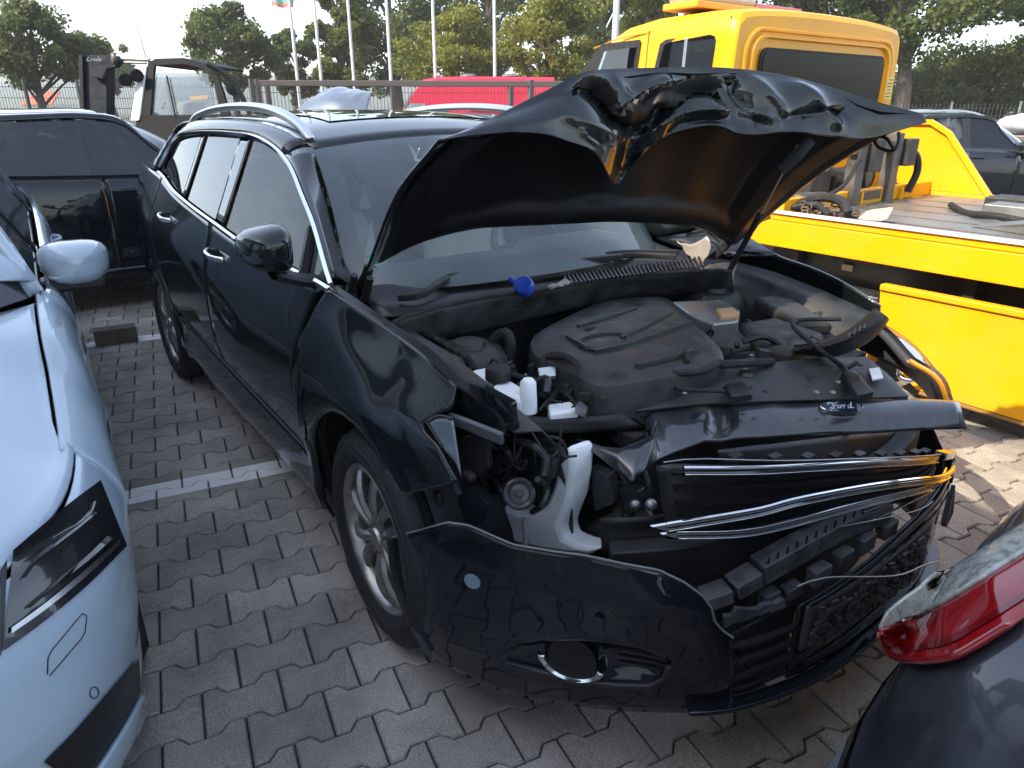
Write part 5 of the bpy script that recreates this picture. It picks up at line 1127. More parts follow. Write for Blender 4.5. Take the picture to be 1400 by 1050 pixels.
def gsheet(name, mt, t, b, off, nu=30, nv=10, solid=0, **k):
    rows = [[p - GC for p in r] for r in px_sheet(t, b, gbody(off), nu, nv)]
    return rows, MB().grid(rows).build(name, mt, gcar, solid=solid, **k)
gr_, rl_ = gsheet('tail_light', mat('red_lens', (.26, .004, .007), .16, 0, 1, .02, vary=.25, vscale=30), [(1203, 860), (1232, 852), (1300, 816), (1350, 785), (1420, 742)], [(1204, 880), (1222, 903), (1290, 903), (1340, 879), (1420, 828)], .012, solid=.006)
MB().grid([[gr_[j][i].lerp(gr_[j+1][i], .5) + Vector((.001, -.004, .001)) for i in range(30)] for j in (5, 6)]).build('lens_step', mat('dark_red_lens', (.14, .004, .006), .15, 0, 1), rl_)
cg_, cl_ = gsheet('clear_lens', mat('silvered_lens', (.34, .36, .33), .3, .1, 1, .05, vary=.4, vscale=70), [(1204, 856), (1224, 828), (1300, 775), (1420, 702)], [(1203, 859), (1232, 850), (1300, 814), (1420, 740)], .016, solid=.006)
for sgx in (-1, 1):
    for yy_ in (-1.35, 1.35): MB().lathe([(.20, -.1), (.30, -.1), (.32, -.07), (.32, .07), (.30, .1), (.20, .1), (.01, .08)], (sgx*.76, yy_, .32), 'X', 28).build('tyre', rubber, gcar)
MB().ribbon([gpt(t, .42, .02) for t in [math.pi*(1.0 + .5*k/40) for k in range(41)]], .02, .05).build('rubbing_strip', MATS['gloss_black_trim'], gcar)
# ------------------------------------------------------------------ yellow recovery truck
yellow = mat('yellow_paint', (.80, .365, .002), .4, 0, .12, .1, spec=.3, vary=.06, vscale=3, dust=.10)
grey_deck = mat('aluminium_deck', (.20, .20, .195), .45, .5, vary=.25, vscale=6, bump=.2, bscale=40)
dirty_steel = mat('dirty_steel', (.13, .12, .11), .55, .6, vary=.4)
dark_mech = mat('oily_machinery', (.025, .023, .022), .55, vary=.4)
rust = mat('rusty_chain', (.13, .085, .06), .7, .3, vary=.4, vscale=40)
TY = 2.2
truck = thing('recovery_truck', 'yellow recovery truck with crew cab and empty flat bed behind the wreck', 'truck', (0, 3.3, 0))
TL = Vector((0, -3.3, 0))
def tb(name, mt, x0, x1, y0, y1, z0, z1, bev=.006, par=truck, **k):
    return MB().box(Vector(((x0 + x1)/2, (y0 + y1)/2, (z0 + z1)/2)) + TL, (x1 - x0, y1 - y0, z1 - z0)).build(name, mt, par, smooth=False, bevel=bev, **k)
def tprism(name, mt, pts, d, bev=.004, par=truck): return MB().prism([Vector(p) + TL for p in pts], d).build(name, mt, par, smooth=False, bevel=bev)
XE = 4.2
tprism('bed_side', yellow, [(-1.13, TY, .735), (XE, TY, .735), (XE, TY, .885), (-1.0, TY, .885), (-1.05, TY, .86)], (0, .10, 0))
tb('bed_rail', yellow, -1.0, XE, TY + .018, TY + .10, .887, .924)
tb('rail_cap', mat('pale_edge_strip', (.72, .71, .68), .4, .3), -1.0, XE, TY + .004, TY + .085, .926, .938, .002)
tb('bed_deck', grey_deck, -.95, XE, TY + .09, 4.2, .86, .905)
tb('bed_side', yellow, -1.1, XE, 4.2, 4.3, .735, .93)
tb('bed_front', yellow, -1.02, -.97, TY + .1, 4.2, .90, 1.0)
for x in (-.955, ): 
    for y in (2.6, 3.15, 3.7): tb('deck_rib', yellow, -.97, -.94, y, y + .02, .905, .99, .002)
for y in (2.55, 2.85, 3.15, 3.45, 3.75): tb('deck_seam', dirty_steel, -.9, XE, y, y + .012, .905, .909, .001)
tb('chassis', dark_mech, -3.2, XE - .2, TY + .22, 4.1, .34, .74)
for x in (-.9, .1, 1.1): tb('chassis_bracket', dark_mech, x, x + .06, TY + .12, TY + .24, .5, .735)
tb('side_marker', mat('marker_lens', (.30, .26, .2), .3), -.60, -.53, TY + .20, TY + .225, .62, .66)
tprism('side_panel', yellow, [(-.235, TY - .05, .64), (XE - .6, TY - .05, .64), (XE - .6, TY - .05, .125), (.06, TY - .05, .125), (-.19, TY - .05, .30)], (0, .04, 0))
tb('panel_lip', yellow, -.23, XE - .6, TY - .065, TY - .01, .612, .645)
tb('panel_edge', mat('orange_rubber', (.28, .15, .03), .6), .07, XE - .6, TY - .045, TY, .10, .122)
tb('step_box', yellow, -1.05, -.245, TY - .02, TY + .12, .16, .535)
tb('step_tread', brushed, -1.05, -.24, TY - .035, TY + .13, .537, .560, .002)
st = MB()
for k in range(26): st.box(Vector((-1.03 + k*.03, TY + .03, .563)) + TL, (.006, .12, .005))
stuff(st.build('tread_pattern', dirty_steel, truck, smooth=False))
tb('corner_block', yellow, -1.12, -1.02, TY - .02, TY + .07, .56, .62)
# lashing ring standing out from the panel
rc = P(1248, 502, 'Y', TY - .10) + TL
MB().tube([rc + Vector((.055*math.copysign(abs(math.cos(a))**.7, math.cos(a)) + .018*math.sin(a), -.01, .075*math.copysign(abs(math.sin(a))**.8, math.sin(a)))) for a in [2*math.pi*k/28 for k in range(29)]], .012, 8, cap=False).box(rc + Vector((-.02, .04, -.03)), (.05, .06, .03)).build('lashing_ring', chrome, truck)
for x in (-3.3, 2.3):
    for y, s_ in ((TY + .28, -1), (4.02, 1)): wheel(truck, x, y - 3.3, .34, .34, .22, s_, .21)
# cab
def cab_ring(x, zr, wb_, wt, z0=.45, zbelt=1.25, n=9):
    pts = []
    hw_ = wb_
    prof = [(hw_*.96, z0), (hw_, z0 + .15), (hw_, min(zbelt, zr - .2)), (lerp(hw_, wt, .5), lerp(min(zbelt, zr - .2), zr - .10, .55)), (wt, zr - .10), (wt - .03, zr - .045), (wt - .10, zr - .008), (wt*.5, zr + .018), (0, zr + .025)]
    prof = [(p.x, p.y) for p in crv([(a, b, 0) for a, b in prof], 26)]
    return [Vector((x, -y, z)) for y, z in prof] + [Vector((x, y, z)) for y, z in reversed(prof[:-1])]
CYo = 3.38 - 3.3; HWc = 1.05
secs = [(-1.50, 2.055, 1.04, 1.00), (-1.515, 2.085, 1.05, 1.012), (-1.56, 2.10, 1.055, 1.016), (-1.8, 2.112, 1.055, 1.016), (-2.2, 2.108, 1.055, 1.01), (-2.5, 2.075, 1.055, .99), (-2.68, 2.02, 1.05, .965), (-2.85, 1.87, 1.05, .94), (-3.1, 1.60, 1.05, .93), (-3.32, 1.36, 1.04, .95), (-3.45, 1.27, 1.03, .93), (-3.9, 1.17, 1.0, .88), (-4.2, 1.05, .95, .80), (-4.28, .85, .90, .75)]
rings = [[p + Vector((0, CYo, 0)) for p in cab_ring(x, zr, a, b, zbelt=min(1.25, zr - .15))] for x, zr, a, b in secs]
cabm = MB().grid(rings); cabm.add(rings[-1], [tuple(range(len(rings[-1])))])
cabo = cabm.build('cab', yellow, truck, ang=40)
def cside(z, off=0): return 3.38 - (1.055 - (max(0, z - 1.25)/.75)*.05) - off
def cabhit(off): return lambda p: (cside(p.z, off) - p.y)
def cabwin(name, mt, pts, off, th, par=cabo):
    q = [hit(x, y, cabhit(off), 1, 9) + TL for x, y in pts]; return MB().prism(q, (0, th, 0)).build(name, mt, par, smooth=False, bevel=.003)
cabwin('window_frame', rubber, [(902, 60), (910, 54), (972, 43), (981, 44), (984, 52), (976, 108), (890, 112)], .010, .01)
cabwin('side_window', tint_glass, [(907, 62), (913, 58), (970, 47), (977, 49), (979, 55), (971, 105), (896, 108)], .016, .004)
cabwin('window_divider', brushed, [(936, 53), (940, 52), (934, 108), (930, 109)], .019, .004)
cabwin('window_frame', rubber, [(822, 60), (874, 54), (876, 58), (868, 110), (786, 112), (797, 96)], .010, .01)
cabwin('side_window', glass('pale_glass', (.62, .70, .68)), [(826, 70), (870, 64), (864, 108), (812, 110)], .016, .004)
for a, b in (((888, 42), (880, 120)), ((1000, 22), (986, 120))):
    MB().ribbon([hit(*a, cabhit(.003), 1, 9) + TL, hit((a[0]+b[0])/2, (a[1]+b[1])/2, cabhit(.003), 1, 9) + TL, hit(*b, cabhit(.003), 1, 9) + TL], .006, .006, up=(0, 1, 0)).build('door_gap', void_black, cabo)
MB().ribbon(crv([hit(x, y, cabhit(.0), 1, 9) + TL for x, y in ((812, 66), (850, 52), (900, 43), (960, 33), (1004, 26))], 20), .008, .007).build('roof_gutter', mat('deep_yellow', (.45, .24, .004), .4), cabo)
# rear wall with pressed frames round the window
def rwall(y, z, dx=0): return Vector((-1.50 + dx, y, z)) + TL
back = [(p.y + 3.3, p.z) for p in rings[0]]
MB().add([rwall(y, z) for y, z in back], [tuple(range(len(back)))]).build('rear_panel', yellow, cabo, smooth=False)
def rrect(y0, y1, z0, z1, r, n=6):
    out = []
    for cy, cz, a0 in ((y1 - r, z1 - r, 0), (y0 + r, z1 - r, 90), (y0 + r, z0 + r, 180), (y1 - r, z0 + r, 270)):
        out += [(cy + r*math.cos(R(a0 + 90*k/n)), cz + r*math.sin(R(a0 + 90*k/n))) for k in range(n + 1)]
    return out
for k, (y0, y1, z0, z1, r, dx) in enumerate(((2.46, 4.30, .95, 1.985, .16, .016), (2.52, 4.24, 1.05, 1.945, .13, .026))):
    pr = rrect(y0, y1, z0, z1, r)
    MB().grid([[rwall(y, z, d) for y, z in [((yy - 3.38)*s + 3.38, (zz - 1.5)*s + 1.5) for yy, zz in pr]] for s, d in ((1.03, 0), (1.015, dx), (.985, dx), (.97, 0))], True).build('pressed_frame', yellow, cabo, ang=60)
pr = rrect(2.60, 4.16, 1.36, 1.88, .07)
MB().prism([rwall(y, z, .012) for y, z in pr], (.012, 0, 0)).build('window_frame', rubber, cabo, smooth=False)
MB().prism([rwall((y - 3.38)*.975 + 3.38, (z - 1.62)*.94 + 1.62, .025) for y, z in pr], (.004, 0, 0)).build('rear_window', glass('rear_cab_glass', (.05, .055, .055), ior=1.35, refl=.5), cabo, smooth=False)
stk = MB().box(rwall(4.28, 1.66, .028), (.003, .10, .16)).build('warning_sticker', mat('sticker_yellow', (.72, .56, .10), .5), cabo, smooth=False)
for k in range(6): MB().box(rwall(4.28, 1.72 - .024*k, .0305), (.002, .07 if k % 3 else .04, .007)).build('sticker_text', dirty_steel, stk, smooth=False)
# beacon bar on the roof
BY0, BY1, BY2 = P(930, 12, 'X', -2.0).y, P(1012, 8, 'X', -2.0).y, P(1078, 14, 'X', -2.0).y
lb = tb('beacon_bar', mat('beacon_lens', (.42, .40, .36), .2, 0, .6, vary=.2), -2.12, -1.86, BY0, BY1, 2.165, 2.27, .03)
tb('beacon_base', mat('beacon_base', (.75, .36, .02), .4), -2.14, -1.84, BY0 - .02, BY1, 2.125, 2.168, .008)
tb('beacon_cover', mat('red_lamp', (.5, .05, .04), .3, 0, .6), -2.1, -1.88, BY1 + .01, BY2, 2.13, 2.20, .008)
# winch frame and machinery behind the cab
for y in (3.02, 3.48): tb('winch_post', dirty_steel, -1.02, -.94, y, y + .10, .90, 1.36)
tb('winch_beam', dirty_steel, -1.0, -.95, 2.98, 3.62, 1.235, 1.31); tb('winch_light', dark_mech, -.98, -.90, 3.14, 3.26, 1.12, 1.33); tb('winch_light', dark_mech, -.98, -.90, 3.60, 3.72, 1.14, 1.32)
MB().lathe([(.001, -.26), (.12, -.26), (.12, -.23), (.07, -.22), (.075, .22), (.12, .23), (.12, .26), (.001, .26)], Vector((-1.18, 3.25, 1.06)) + TL, 'Y', 24).build('winch_drum', dark_mech, truck)
tb('winch_motor', dark_mech, -1.3, -1.05, 2.70, 2.94, .92, 1.16, .03); tb('control_box', dirty_steel, -1.1, -.99, 2.5, 2.80, .93, 1.01)
tb('winch_plate', rust, -1.02, -.96, 3.12, 3.44, .93, .99)
hy = lambda pts, r, nm='hydraulic_hose': MB().tube([Vector(p) + TL for p in crv(pts, 18)], r, 8).build(nm, rubber, truck)
hy([(-1.42, 2.50, 1.2), (-1.35, 2.62, 1.12), (-1.3, 2.80, 1.13), (-1.2, 2.92, 1.2)], .035); hy([(-1.0, 3.62, 1.2), (-.95, 3.78, 1.22), (-.93, 3.84, 1.1), (-.95, 3.80, .95)], .025)
hy([(-1.3, 2.8, 1.25), (-1.1, 3.0, 1.3), (-.98, 3.1, 1.35)], .012); hy([(-.95, 3.05, 1.2), (-.9, 2.8, 1.05), (-.92, 2.5, .97)], .014)
hy([(-1.3, 3.9, 1.3), (-1.2, 4.0, 1.0), (-1.1, 4.1, .95)], .02)
wgp = [(-1.5, 4.2, .93), (-.56, 4.2, .93), (-.92, 4.2, 1.345), (-1.06, 4.2, 1.42), (-1.5, 4.2, 1.42)]
tprism('side_wing', yellow, wgp, (0, .03, 0)); MB().ribbon([Vector(p) + Vector((0, -.01, 0)) + TL for p in wgp[1:]], .035, .03, up=(0, 1, 0)).build('wing_edge', yellow, truck, smooth=False)
# wheel chocks and ramps on the deck
tprism('loading_ramp', grey_deck, [(-.10, 2.75, .906), (.5, 2.62, .906), (.5, 2.62, 1.0), (.42, 2.62, 1.01)], (0.0, .35, 0)); tb('loading_ramp', grey_deck, -.25, 1.6, 3.28, 3.5, .91, .975)
tb('tool_tray', dark_mech, -.35, .2, 3.55, 3.8, .905, .99); 
hy([(-.5, 3.45, .93), (-.3, 3.2, .92), (-.1, 3.05, .94), (.1, 3.0, .93)], .02, 'lashing_strap')
ch = MB(); r5 = random.Random(5)
for k in range(70):
    c = Vector((-.86 + r5.gauss(0, .11), 2.40 + abs(r5.gauss(0, .09)), .92 + abs(r5.gauss(0, .02)))) + TL; a0 = r5.uniform(0, 6)
    ch.tube([c + Vector((.022*math.cos(a)*math.cos(a0), .022*math.cos(a)*math.sin(a0), .012*math.sin(a))) for a in [2*math.pi*j/8 for j in range(9)]], .0055, 4, cap=False)
o = ch.build('chain_heap', rust); o.location = -TL; o['kind'] = 'stuff'; tag(o, 'rusty lashing chain heaped at the front edge of the yellow truck bed', 'chain')
hh = MB().tube(crv([(-1.0, 2.42, .95), (-.9, 2.55, 1.0), (-.72, 2.50, 1.0), (-.62, 2.42, .94)], 16), .028, 8); hh.tube(crv([(-1.0, 2.38, .94), (-.85, 2.45, .97), (-.7, 2.36, .93)], 12), .02, 8)
tag(hh.build('rubber_hose', rubber), 'black rubber hose curled over the chain on the truck bed', 'hose')
o = MB().prism([Vector((-.55, 2.36, .925)), Vector((-.42, 2.40, .925)), Vector((-.44, 2.50, .99)), Vector((-.53, 2.42, .97))], (.02, .05, .01)).build('folded_rag', mat('rag_cloth', (.40, .34, .27), .9), bevel=.01); tag(o, 'beige rag lying beside the chain heap on the truck bed', 'rag')

# ------------------------------------------------------------------ forklift behind the dark hatchback
fk = thing('forklift', 'dark forklift with enclosed cab standing behind the dark hatchback', 'forklift', PD(240, 180, 9.6).xy.to_3d())
FO = fk.location.copy(); FWh = Vector((FW.x, FW.y, 0)).normalized()
navy = mat('forklift_grey_blue', (.016, .019, .028), .7, 0, 0, vary=.2, spec=.12)
cabp = mat('forklift_dark_frame', (.007, .008, .011), .6, 0, 0, spec=.12)
def fp(px, py, d=9.6): return PD(px, py, d) - FO
def fprism(name, mt, pts, th, d=9.6, par=fk, bev=.01): return MB().prism([fp(x, y, d) for x, y in pts], FWh*th).build(name, mt, par, smooth=False, bevel=bev)
mast = fprism('mast', navy, [(112, 78), (146, 76), (146, 320), (118, 320)], .22)
fprism('mast_channel', cabp, [(107, 75), (113, 75), (120, 320), (114, 320)], .3, 9.55); fprism('mast_head', navy, [(122, 75), (158, 76), (164, 84), (158, 92), (146, 94), (140, 108), (124, 104)], .12, 9.5)
def flet(pts): return [fp(x, y, 9.46) for x, y in [(p.x, p.y) for p in crv([(a, b, 0) for a, b in pts], 8)]]
lt = MB()
for sx in ([(121, 78), (119, 83), (123, 83)], [(125.5, 80.5), (125, 83)], [(125.8, 79.2), (125.7, 79.5)], [(127.5, 83), (128, 80.7), (129.8, 80.8), (129.8, 83)], [(134.8, 77.8), (134, 83)], [(134.2, 80.8), (132.4, 80.8), (131.8, 82.4), (133, 83), (134, 82)], [(136.3, 82), (138.3, 81.3), (137.2, 80.6), (136.2, 82), (137.2, 83), (138.4, 82.4)]):
    lt.tube(flet(sx), .0035, 4)
lt.build('lettering', mat('pale_lettering', (.55, .56, .58), .5), mast)
MB().lathe([(.001, -.02), (.06, -.02), (.075, 0), (.06, .03), (.001, .03)], fp(155, 80, 9.45), 'Y', 16).build('mast_pulley', dirty_steel, fk)
MB().tube([fp(160, 80), fp(205, 82)], .022, 8).tube([fp(165, 85), fp(200, 86)], .018, 8).build('tilt_cylinder', grey_metal, fk)
def flad(name, mt, pts, r, d=9.6, k=20): return MB().tube(crv([fp(x, y, d) for x, y in pts], k), r, 6).build(name, mt, fk)
for d in (9.3, 10.6):
    fprism('cab_post', cabp, [(202, 84), (212, 82), (206, 160), (192, 164)], .06, d); fprism('roof_frame', cabp, [(202, 86), (212, 80), (250, 79), (284, 88), (300, 102), (292, 104), (280, 95), (250, 88), (214, 90)], .06, d)
    fprism('cab_post', cabp, [(288, 92), (297, 100), (316, 160), (302, 162)], .06, d); flad('rear_guard', cabp, [(284, 88), (306, 100), (325, 122), (342, 156)], .035, d)
    fprism('cab_side', cabp, [(186, 158), (316, 156), (325, 300), (180, 300)], .06, d)
fprism('roof_panel', cabp, [(204, 85), (250, 79), (286, 89), (286, 93), (250, 84), (206, 90)], 1.3, 9.35); fprism('body', cabp, [(175, 200), (350, 170), (360, 420), (170, 420)], 1.2, 9.4)
fprism('front_post', white_plastic, [(190, 92), (200, 90), (190, 165), (178, 165)], .05, 9.28)
fprism('cab_glass', glass('cab_glass', (.55, .6, .6)), [(214, 100), (284, 100), (296, 160), (206, 160)], .01, 9.34, bev=0)
fprism('seat', seat_cloth, [(240, 140), (262, 138), (262, 180), (236, 180)], .5, 9.7, bev=.04); flad('steering_column', cabp, [(222, 150), (226, 140)], .02); fprism('amber_part', yellow, [(258, 132), (284, 130), (285, 136), (262, 138)], .05, 10.9)
flad('wiper_arm', cabp, [(228, 104), (240, 160)], .012, 9.3)
for x, y in ((171, 109), (187, 103)):
    MB().lathe([(.001, .03), (.07, .03), (.085, .0), (.06, -.08), (.001, -.09)], (0, 0, 0), 'Z', 14).xf(Matrix.Translation(fp(x, y, 9.2)) @ (CAM - FO - fp(x, y, 9.2) + Vector((.5, -1.5, 0))).to_track_quat('Z', 'Y').to_matrix().to_4x4()).build('work_lamp', cabp, fk)
MB().lathe([(.001, .02), (.09, .02), (.09, -.01), (.001, -.02)], (0, 0, 0), 'Z', 16).xf(Matrix.Translation(fp(318, 121, 9.3)) @ FWh.to_track_quat('Z', 'Y').to_matrix().to_4x4()).build('mirror', cabp, fk)
MB().tube([fp(199, 78), fp(181, 6)], [.012, .006], 5).build('whip_antenna', grey_metal, fk)
for x, d in ((215, 9.4), (320, 9.4), (215, 10.6), (320, 10.6)):
    c = fp(x, 180, d); c.z = .35 - FO.z; ax_ = FWh
    MB().lathe([(.2, -.12), (.33, -.12), (.36, -.06), (.36, .06), (.33, .12), (.2, .12), (.01, .08)], (0, 0, 0), 'Z', 22).xf(Matrix.Translation(c) @ ax_.to_track_quat('Z', 'Y').to_matrix().to_4x4()).build('tyre', rubber, fk)

# ------------------------------------------------------------------ fences, gate, flagpoles
fence_m = mat('fence_grey', (.05, .055, .06), .5, .3); rail_m = mat('gate_rail', (.10, .085, .08), .5, .3); pole_m = mat('pole_aluminium', (.52, .53, .54), .35, .4)
def gpoint(px, depth):
    p = PD(px, 150, depth); return Vector((p.x, p.y, 0))
def mesh_fence(name, label, a, b, top, step, posts, mt, hrail=.2, post_r=.035):
    f = thing(name, label, 'fence', a); d = b - a; L = d.length; u = d.normalized(); mb = MB()
    k = 0
    while k*step < L: q = u*(k*step); mb.tube([q + Vector((0, 0, .05)), q + Vector((0, 0, top))], .005, 3, cap=False); k += 1
    z = .1
    while z < top: mb.tube([Vector((0, 0, z)), d + Vector((0, 0, z))], .006, 3, cap=False); z += hrail
    stuff(mb.build('wire_mesh', mt, f, smooth=False, fix=False))
    for q in posts: MB().tube([d*q, d*q + Vector((0, 0, top + .06))], post_r, 6).build('post', mt, f)
    return f
mesh_fence('mesh_fence', 'dark wire mesh fence behind the dark hatchback, left of the forklift', gpoint(-160, 13), gpoint(118, 14.5), 1.98, .05, (.05, .42, .70, .98), fence_m)
mesh_fence('mesh_fence', 'pale wire mesh fence behind the recovery truck at the right edge', gpoint(1180, 21), gpoint(1560, 18), 1.62, .10, (.1, .35, .6, .85), grey_metal)
mesh_fence('mesh_fence', 'tall wire fence between the forklift and the sliding gate', gpoint(118, 14.5), gpoint(350, 14.5), 1.98, .05, (.5,), fence_m)
ga, gb = gpoint(352, 14), gpoint(800, 14.6)
gate = thing('sliding_gate', 'long brown sliding gate with vertical bars in front of the red van', 'gate', ga); gd = gb - ga
MB().ribbon([Vector((0, 0, 1.97)), gd + Vector((0, 0, 1.97))], .08, .11).build('top_rail', rail_m, gate, smooth=False, bevel=.01); MB().ribbon([Vector((0, 0, .2)), gd + Vector((0, 0, .2))], .08, .14).build('bottom_rail', rail_m, gate, smooth=False)
for px_ in (352, 360, 372, 538, 700, 728, 800):
    q = (gpoint(px_, 14.2) - ga).dot(gd)/gd.length_squared; MB().ribbon([gd*q + Vector((0, .0, .2)), gd*q + Vector((0, 0, 1.93 if px_ != 728 and px_ > 365 else 2.05))], .09 if px_ != 538 else .07, .09, up=(0, 1, 0)).build('gate_post', rail_m, gate, smooth=False)
mb = MB(); n_ = int(gd.length/.07)
for k in range(n_): mb.tube([gd*(k/n_) + Vector((0, 0, .2)), gd*(k/n_) + Vector((0, 0, 1.93))], .006, 3, cap=False)
for z in (.6, 1.0, 1.4, 1.8): mb.tube([Vector((0, 0, z)), gd + Vector((0, 0, z))], .006, 3, cap=False)
stuff(mb.build('gate_bars', rail_m, gate, smooth=False, fix=False))
fpl = []
for i, (px_, d, lab) in enumerate(((411, 26, 'white flagpole carrying the small flag, leftmost in the row'), (443, 26, 'second white flagpole from the left in the row behind the gate'), (487, 26, 'third white flagpole from the left, before the pale leafy tree'), (537, 24, 'fourth white flagpole, standing behind the raised silver bonnet'), (597, 24, 'white flagpole rising behind the roof of the red van, left one'), (677, 24, 'white flagpole rising behind the roof of the red van, right one'))):
    o = MB().tube([(0, 0, 0), (0, 0, 3), (0, 0, 9.5)], [.065, .06, .045], 10).lathe([(.001, 9.58), (.05, 9.55), (.05, 9.5)], (0, 0, 0), 'Z', 8).build('flagpole', pole_m, loc=gpoint(px_, d)); tag(o, lab, 'flagpole', 'flagpoles behind the gate')
o = MB().tube([(0, 0, 0), (0, 0, 9)], [.10, .07], 10).box((.3, 0, 9), (.7, .2, .1)).build('lamp_post', pole_m, loc=gpoint(836, 19)); tag(o, 'grey lamp post standing behind the windscreen of the recovery truck', 'lamp post')
fl0 = PD(402, 12, 26); rows = []
for j in range(8):
    rows.append([PD(401 - 31*i/12, 10.5 - 40 + 40*j/7 - 2*i/12 + 1.2*math.sin(i*.8 + j*.4), 26) + FWh*.12*math.sin(i*.9 + j*.5) for i in range(13)])
fm = [mat('flag_green', (.10, .28, .24), .8), mat('flag_red', (.42, .12, .09), .8)]
mb = MB().grid(rows[:7]); mb.m(1); mb.grid(rows[6:]); o = mb.build('flag', fm, ang=80); tag(o, 'green flag with a red edge hanging from the leftmost flagpole', 'flag')

# ------------------------------------------------------------------ vehicles beyond the gate and beside the truck
redp = mat('red_paint', (.50, .012, .045), .35, 0, .6, .06)
vo = gpoint(650, 23); van = thing('red_van', 'red high roof van parked behind the sliding gate', 'van', vo)
def vp(px, py, d=23): return PD(px, py, d) - vo
vz = lambda px, z: Vector((*(gpoint(px, 23) - vo).xy, z))
prof_v = [(536, .35), (536, .95), (545, 1.15), (556, 1.45), (569, 2.08), (580, 2.38), (600, 2.46), (660, 2.47), (757, 2.45), (760, 2.3), (760, .35)]
poly = [vz(x, z) for x, z in prof_v]; n_ = len(poly)
rows = []
for t, k in ((0, .93), (.06, .985), (.25, 1), (1.75, 1), (1.94, .985), (2.0, .93)):
    cen = Vector((poly[0].lerp(poly[-1], .5).x, poly[0].lerp(poly[-1], .5).y, 1.2)); rows.append([cen + (p - cen)*Vector((1, 1, 1)).x*k + FWh*t if False else Vector((*(cen.xy + (p.xy - cen.xy)*(k*.03 + .97)), 1.2 + (p.z - 1.2)*k)) + FWh*t for p in poly])
mb = MB().grid(rows, True); mb.add(rows[0], [tuple(range(n_))]); mb.add(rows[-1], [tuple(range(n_))]); vb = mb.build('body', redp, van, ang=30)
MB().prism([vp(x, y, 22.95) for x, y in ((585, 159), (588, 148), (594, 141), (610, 139), (612, 160))], FWh*.05).build('door_window', tint_glass, vb, smooth=False)
MB().grid([[vz(541, 1.12) + FWh*(.15 + 1.7*u/6) + Vector((0, 0, 0)) + RT*-.06, vz(566, 2.0) + FWh*(.2 + 1.6*u/6) + RT*-.08] if False else [vz(543, 1.14) + FWh*(.12 + 1.76*u/6) - RT*.05, vz(566, 2.02) + FWh*(.2 + 1.6*u/6) - RT*.07] for u in range(7)]).build('windscreen', glass('van_glass', (.3, .36, .38), .1), vb)
MB().prism([vp(x, y, 22.93) for x, y in ((548, 159), (567, 132), (584, 132), (577, 159))], FWh*.03).build('windscreen', glass('pale_van_glass', (.4, .5, .5), .35, (.4, .5, .52)), vb, smooth=False)
for x in (640, 698): MB().ellipsoid(vz(x, 2.50) + FWh*.6, (.30, .30, .07)).build('roof_vent', grey_metal, vb)
for x in (640, 700): MB().prism([vp(x, 128, 22.94), vp(x + 44, 128, 22.94), vp(x + 44, 150, 22.94), vp(x, 150, 22.94)], FWh*.02).build('side_pressing', redp, vb, smooth=False, bevel=.004)
for x in (573, 725):
    for t in (.05, 1.75): MB().lathe([(.2, -.1), (.33, -.1), (.35, 0), (.33, .1), (.2, .1), (.01, .06)], (0, 0, 0), 'Z', 18).xf(Matrix.Translation(vz(x, .35) + FWh*(t + .1)) @ FWh.to_track_quat('Z', 'Y').to_matrix().to_4x4()).build('tyre', rubber, van)
silver = mat('silver_blue_paint', (.13, .16, .20), .3, .5, 1, .05)
yr_ = math.atan2(RT.y, RT.x)
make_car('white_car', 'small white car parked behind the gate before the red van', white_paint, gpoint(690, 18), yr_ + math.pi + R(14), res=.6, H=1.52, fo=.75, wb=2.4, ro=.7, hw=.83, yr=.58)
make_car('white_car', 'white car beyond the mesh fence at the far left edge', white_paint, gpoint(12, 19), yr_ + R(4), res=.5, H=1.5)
make_car('silver_car', 'silver car beyond the mesh fence, right of the far white car', silver, gpoint(92, 20), yr_ + R(-5), res=.5, H=1.47)
make_car('black_estate', 'black estate with a silver roof rail parked behind the recovery truck', black_paint2, PD(1475, 150, 9.6).xy.to_3d(), yr_ + R(-12), res=.8, H=1.45, rail=True, gl=side_glass, trim=chrome)
SC, scs, _ = make_car('silver_car', 'silver blue wreck with raised buckled bonnet behind the black roof', silver, gpoint(520, 12), yr_ + R(160), res=.5, H=1.42, hood=False)
hb_ = smooth_grid([[PD(x, y, d) for x, y, d in r] for r in (((396, 158, 11.2), (420, 158, 11.1), (455, 158, 11.0), (500, 158, 11.0)), ((425, 135, 11.3), (440, 133, 11.2), (470, 135, 11.1), (506, 130, 11.2)), ((455, 121, 11.5), (464, 119, 11.5), (482, 123, 11.5), (509, 126, 11.5)), ((470, 130, 12.2), (480, 128, 12.2), (492, 128, 12.2), (512, 131, 12.2)))], 30, 22)
hb_ = [[p + Vector((.5, .5, .7))*(.05*abs(noise.noise(p*3)) + .02*noise.noise(p*9)) for p in r] for r in hb_]
o = MB().grid(hb_).build('raised_bonnet', silver, solid=.02, ang=30); o.parent = SC; o.matrix_parent_inverse = Matrix.LocRotScale(SC.location, SC.rotation_euler, None).inverted()
sb = MB().ellipsoid((0, 0, .10), (.42, .3, .16), 14, 8); sb.v = [tuple(Vector(v) + Vector((0, 0, .05*noise.noise(Vector(v)*6)))) for v in sb.v]
o = sb.build('white_bag', white_plastic, loc=PD(1399, 178, 11.6)); tag(o, 'white plastic bag lying on the grey container behind the black estate', 'bag')
o = MB().box(PD(1412, 178, 11.7) + Vector((0, 0, -.72)), (1.2, 1.0, 1.3)).build('waste_container', dirty_steel, smooth=False, bevel=.02); tag(o, 'grey waste container standing behind the black estate at the right edge', 'container')
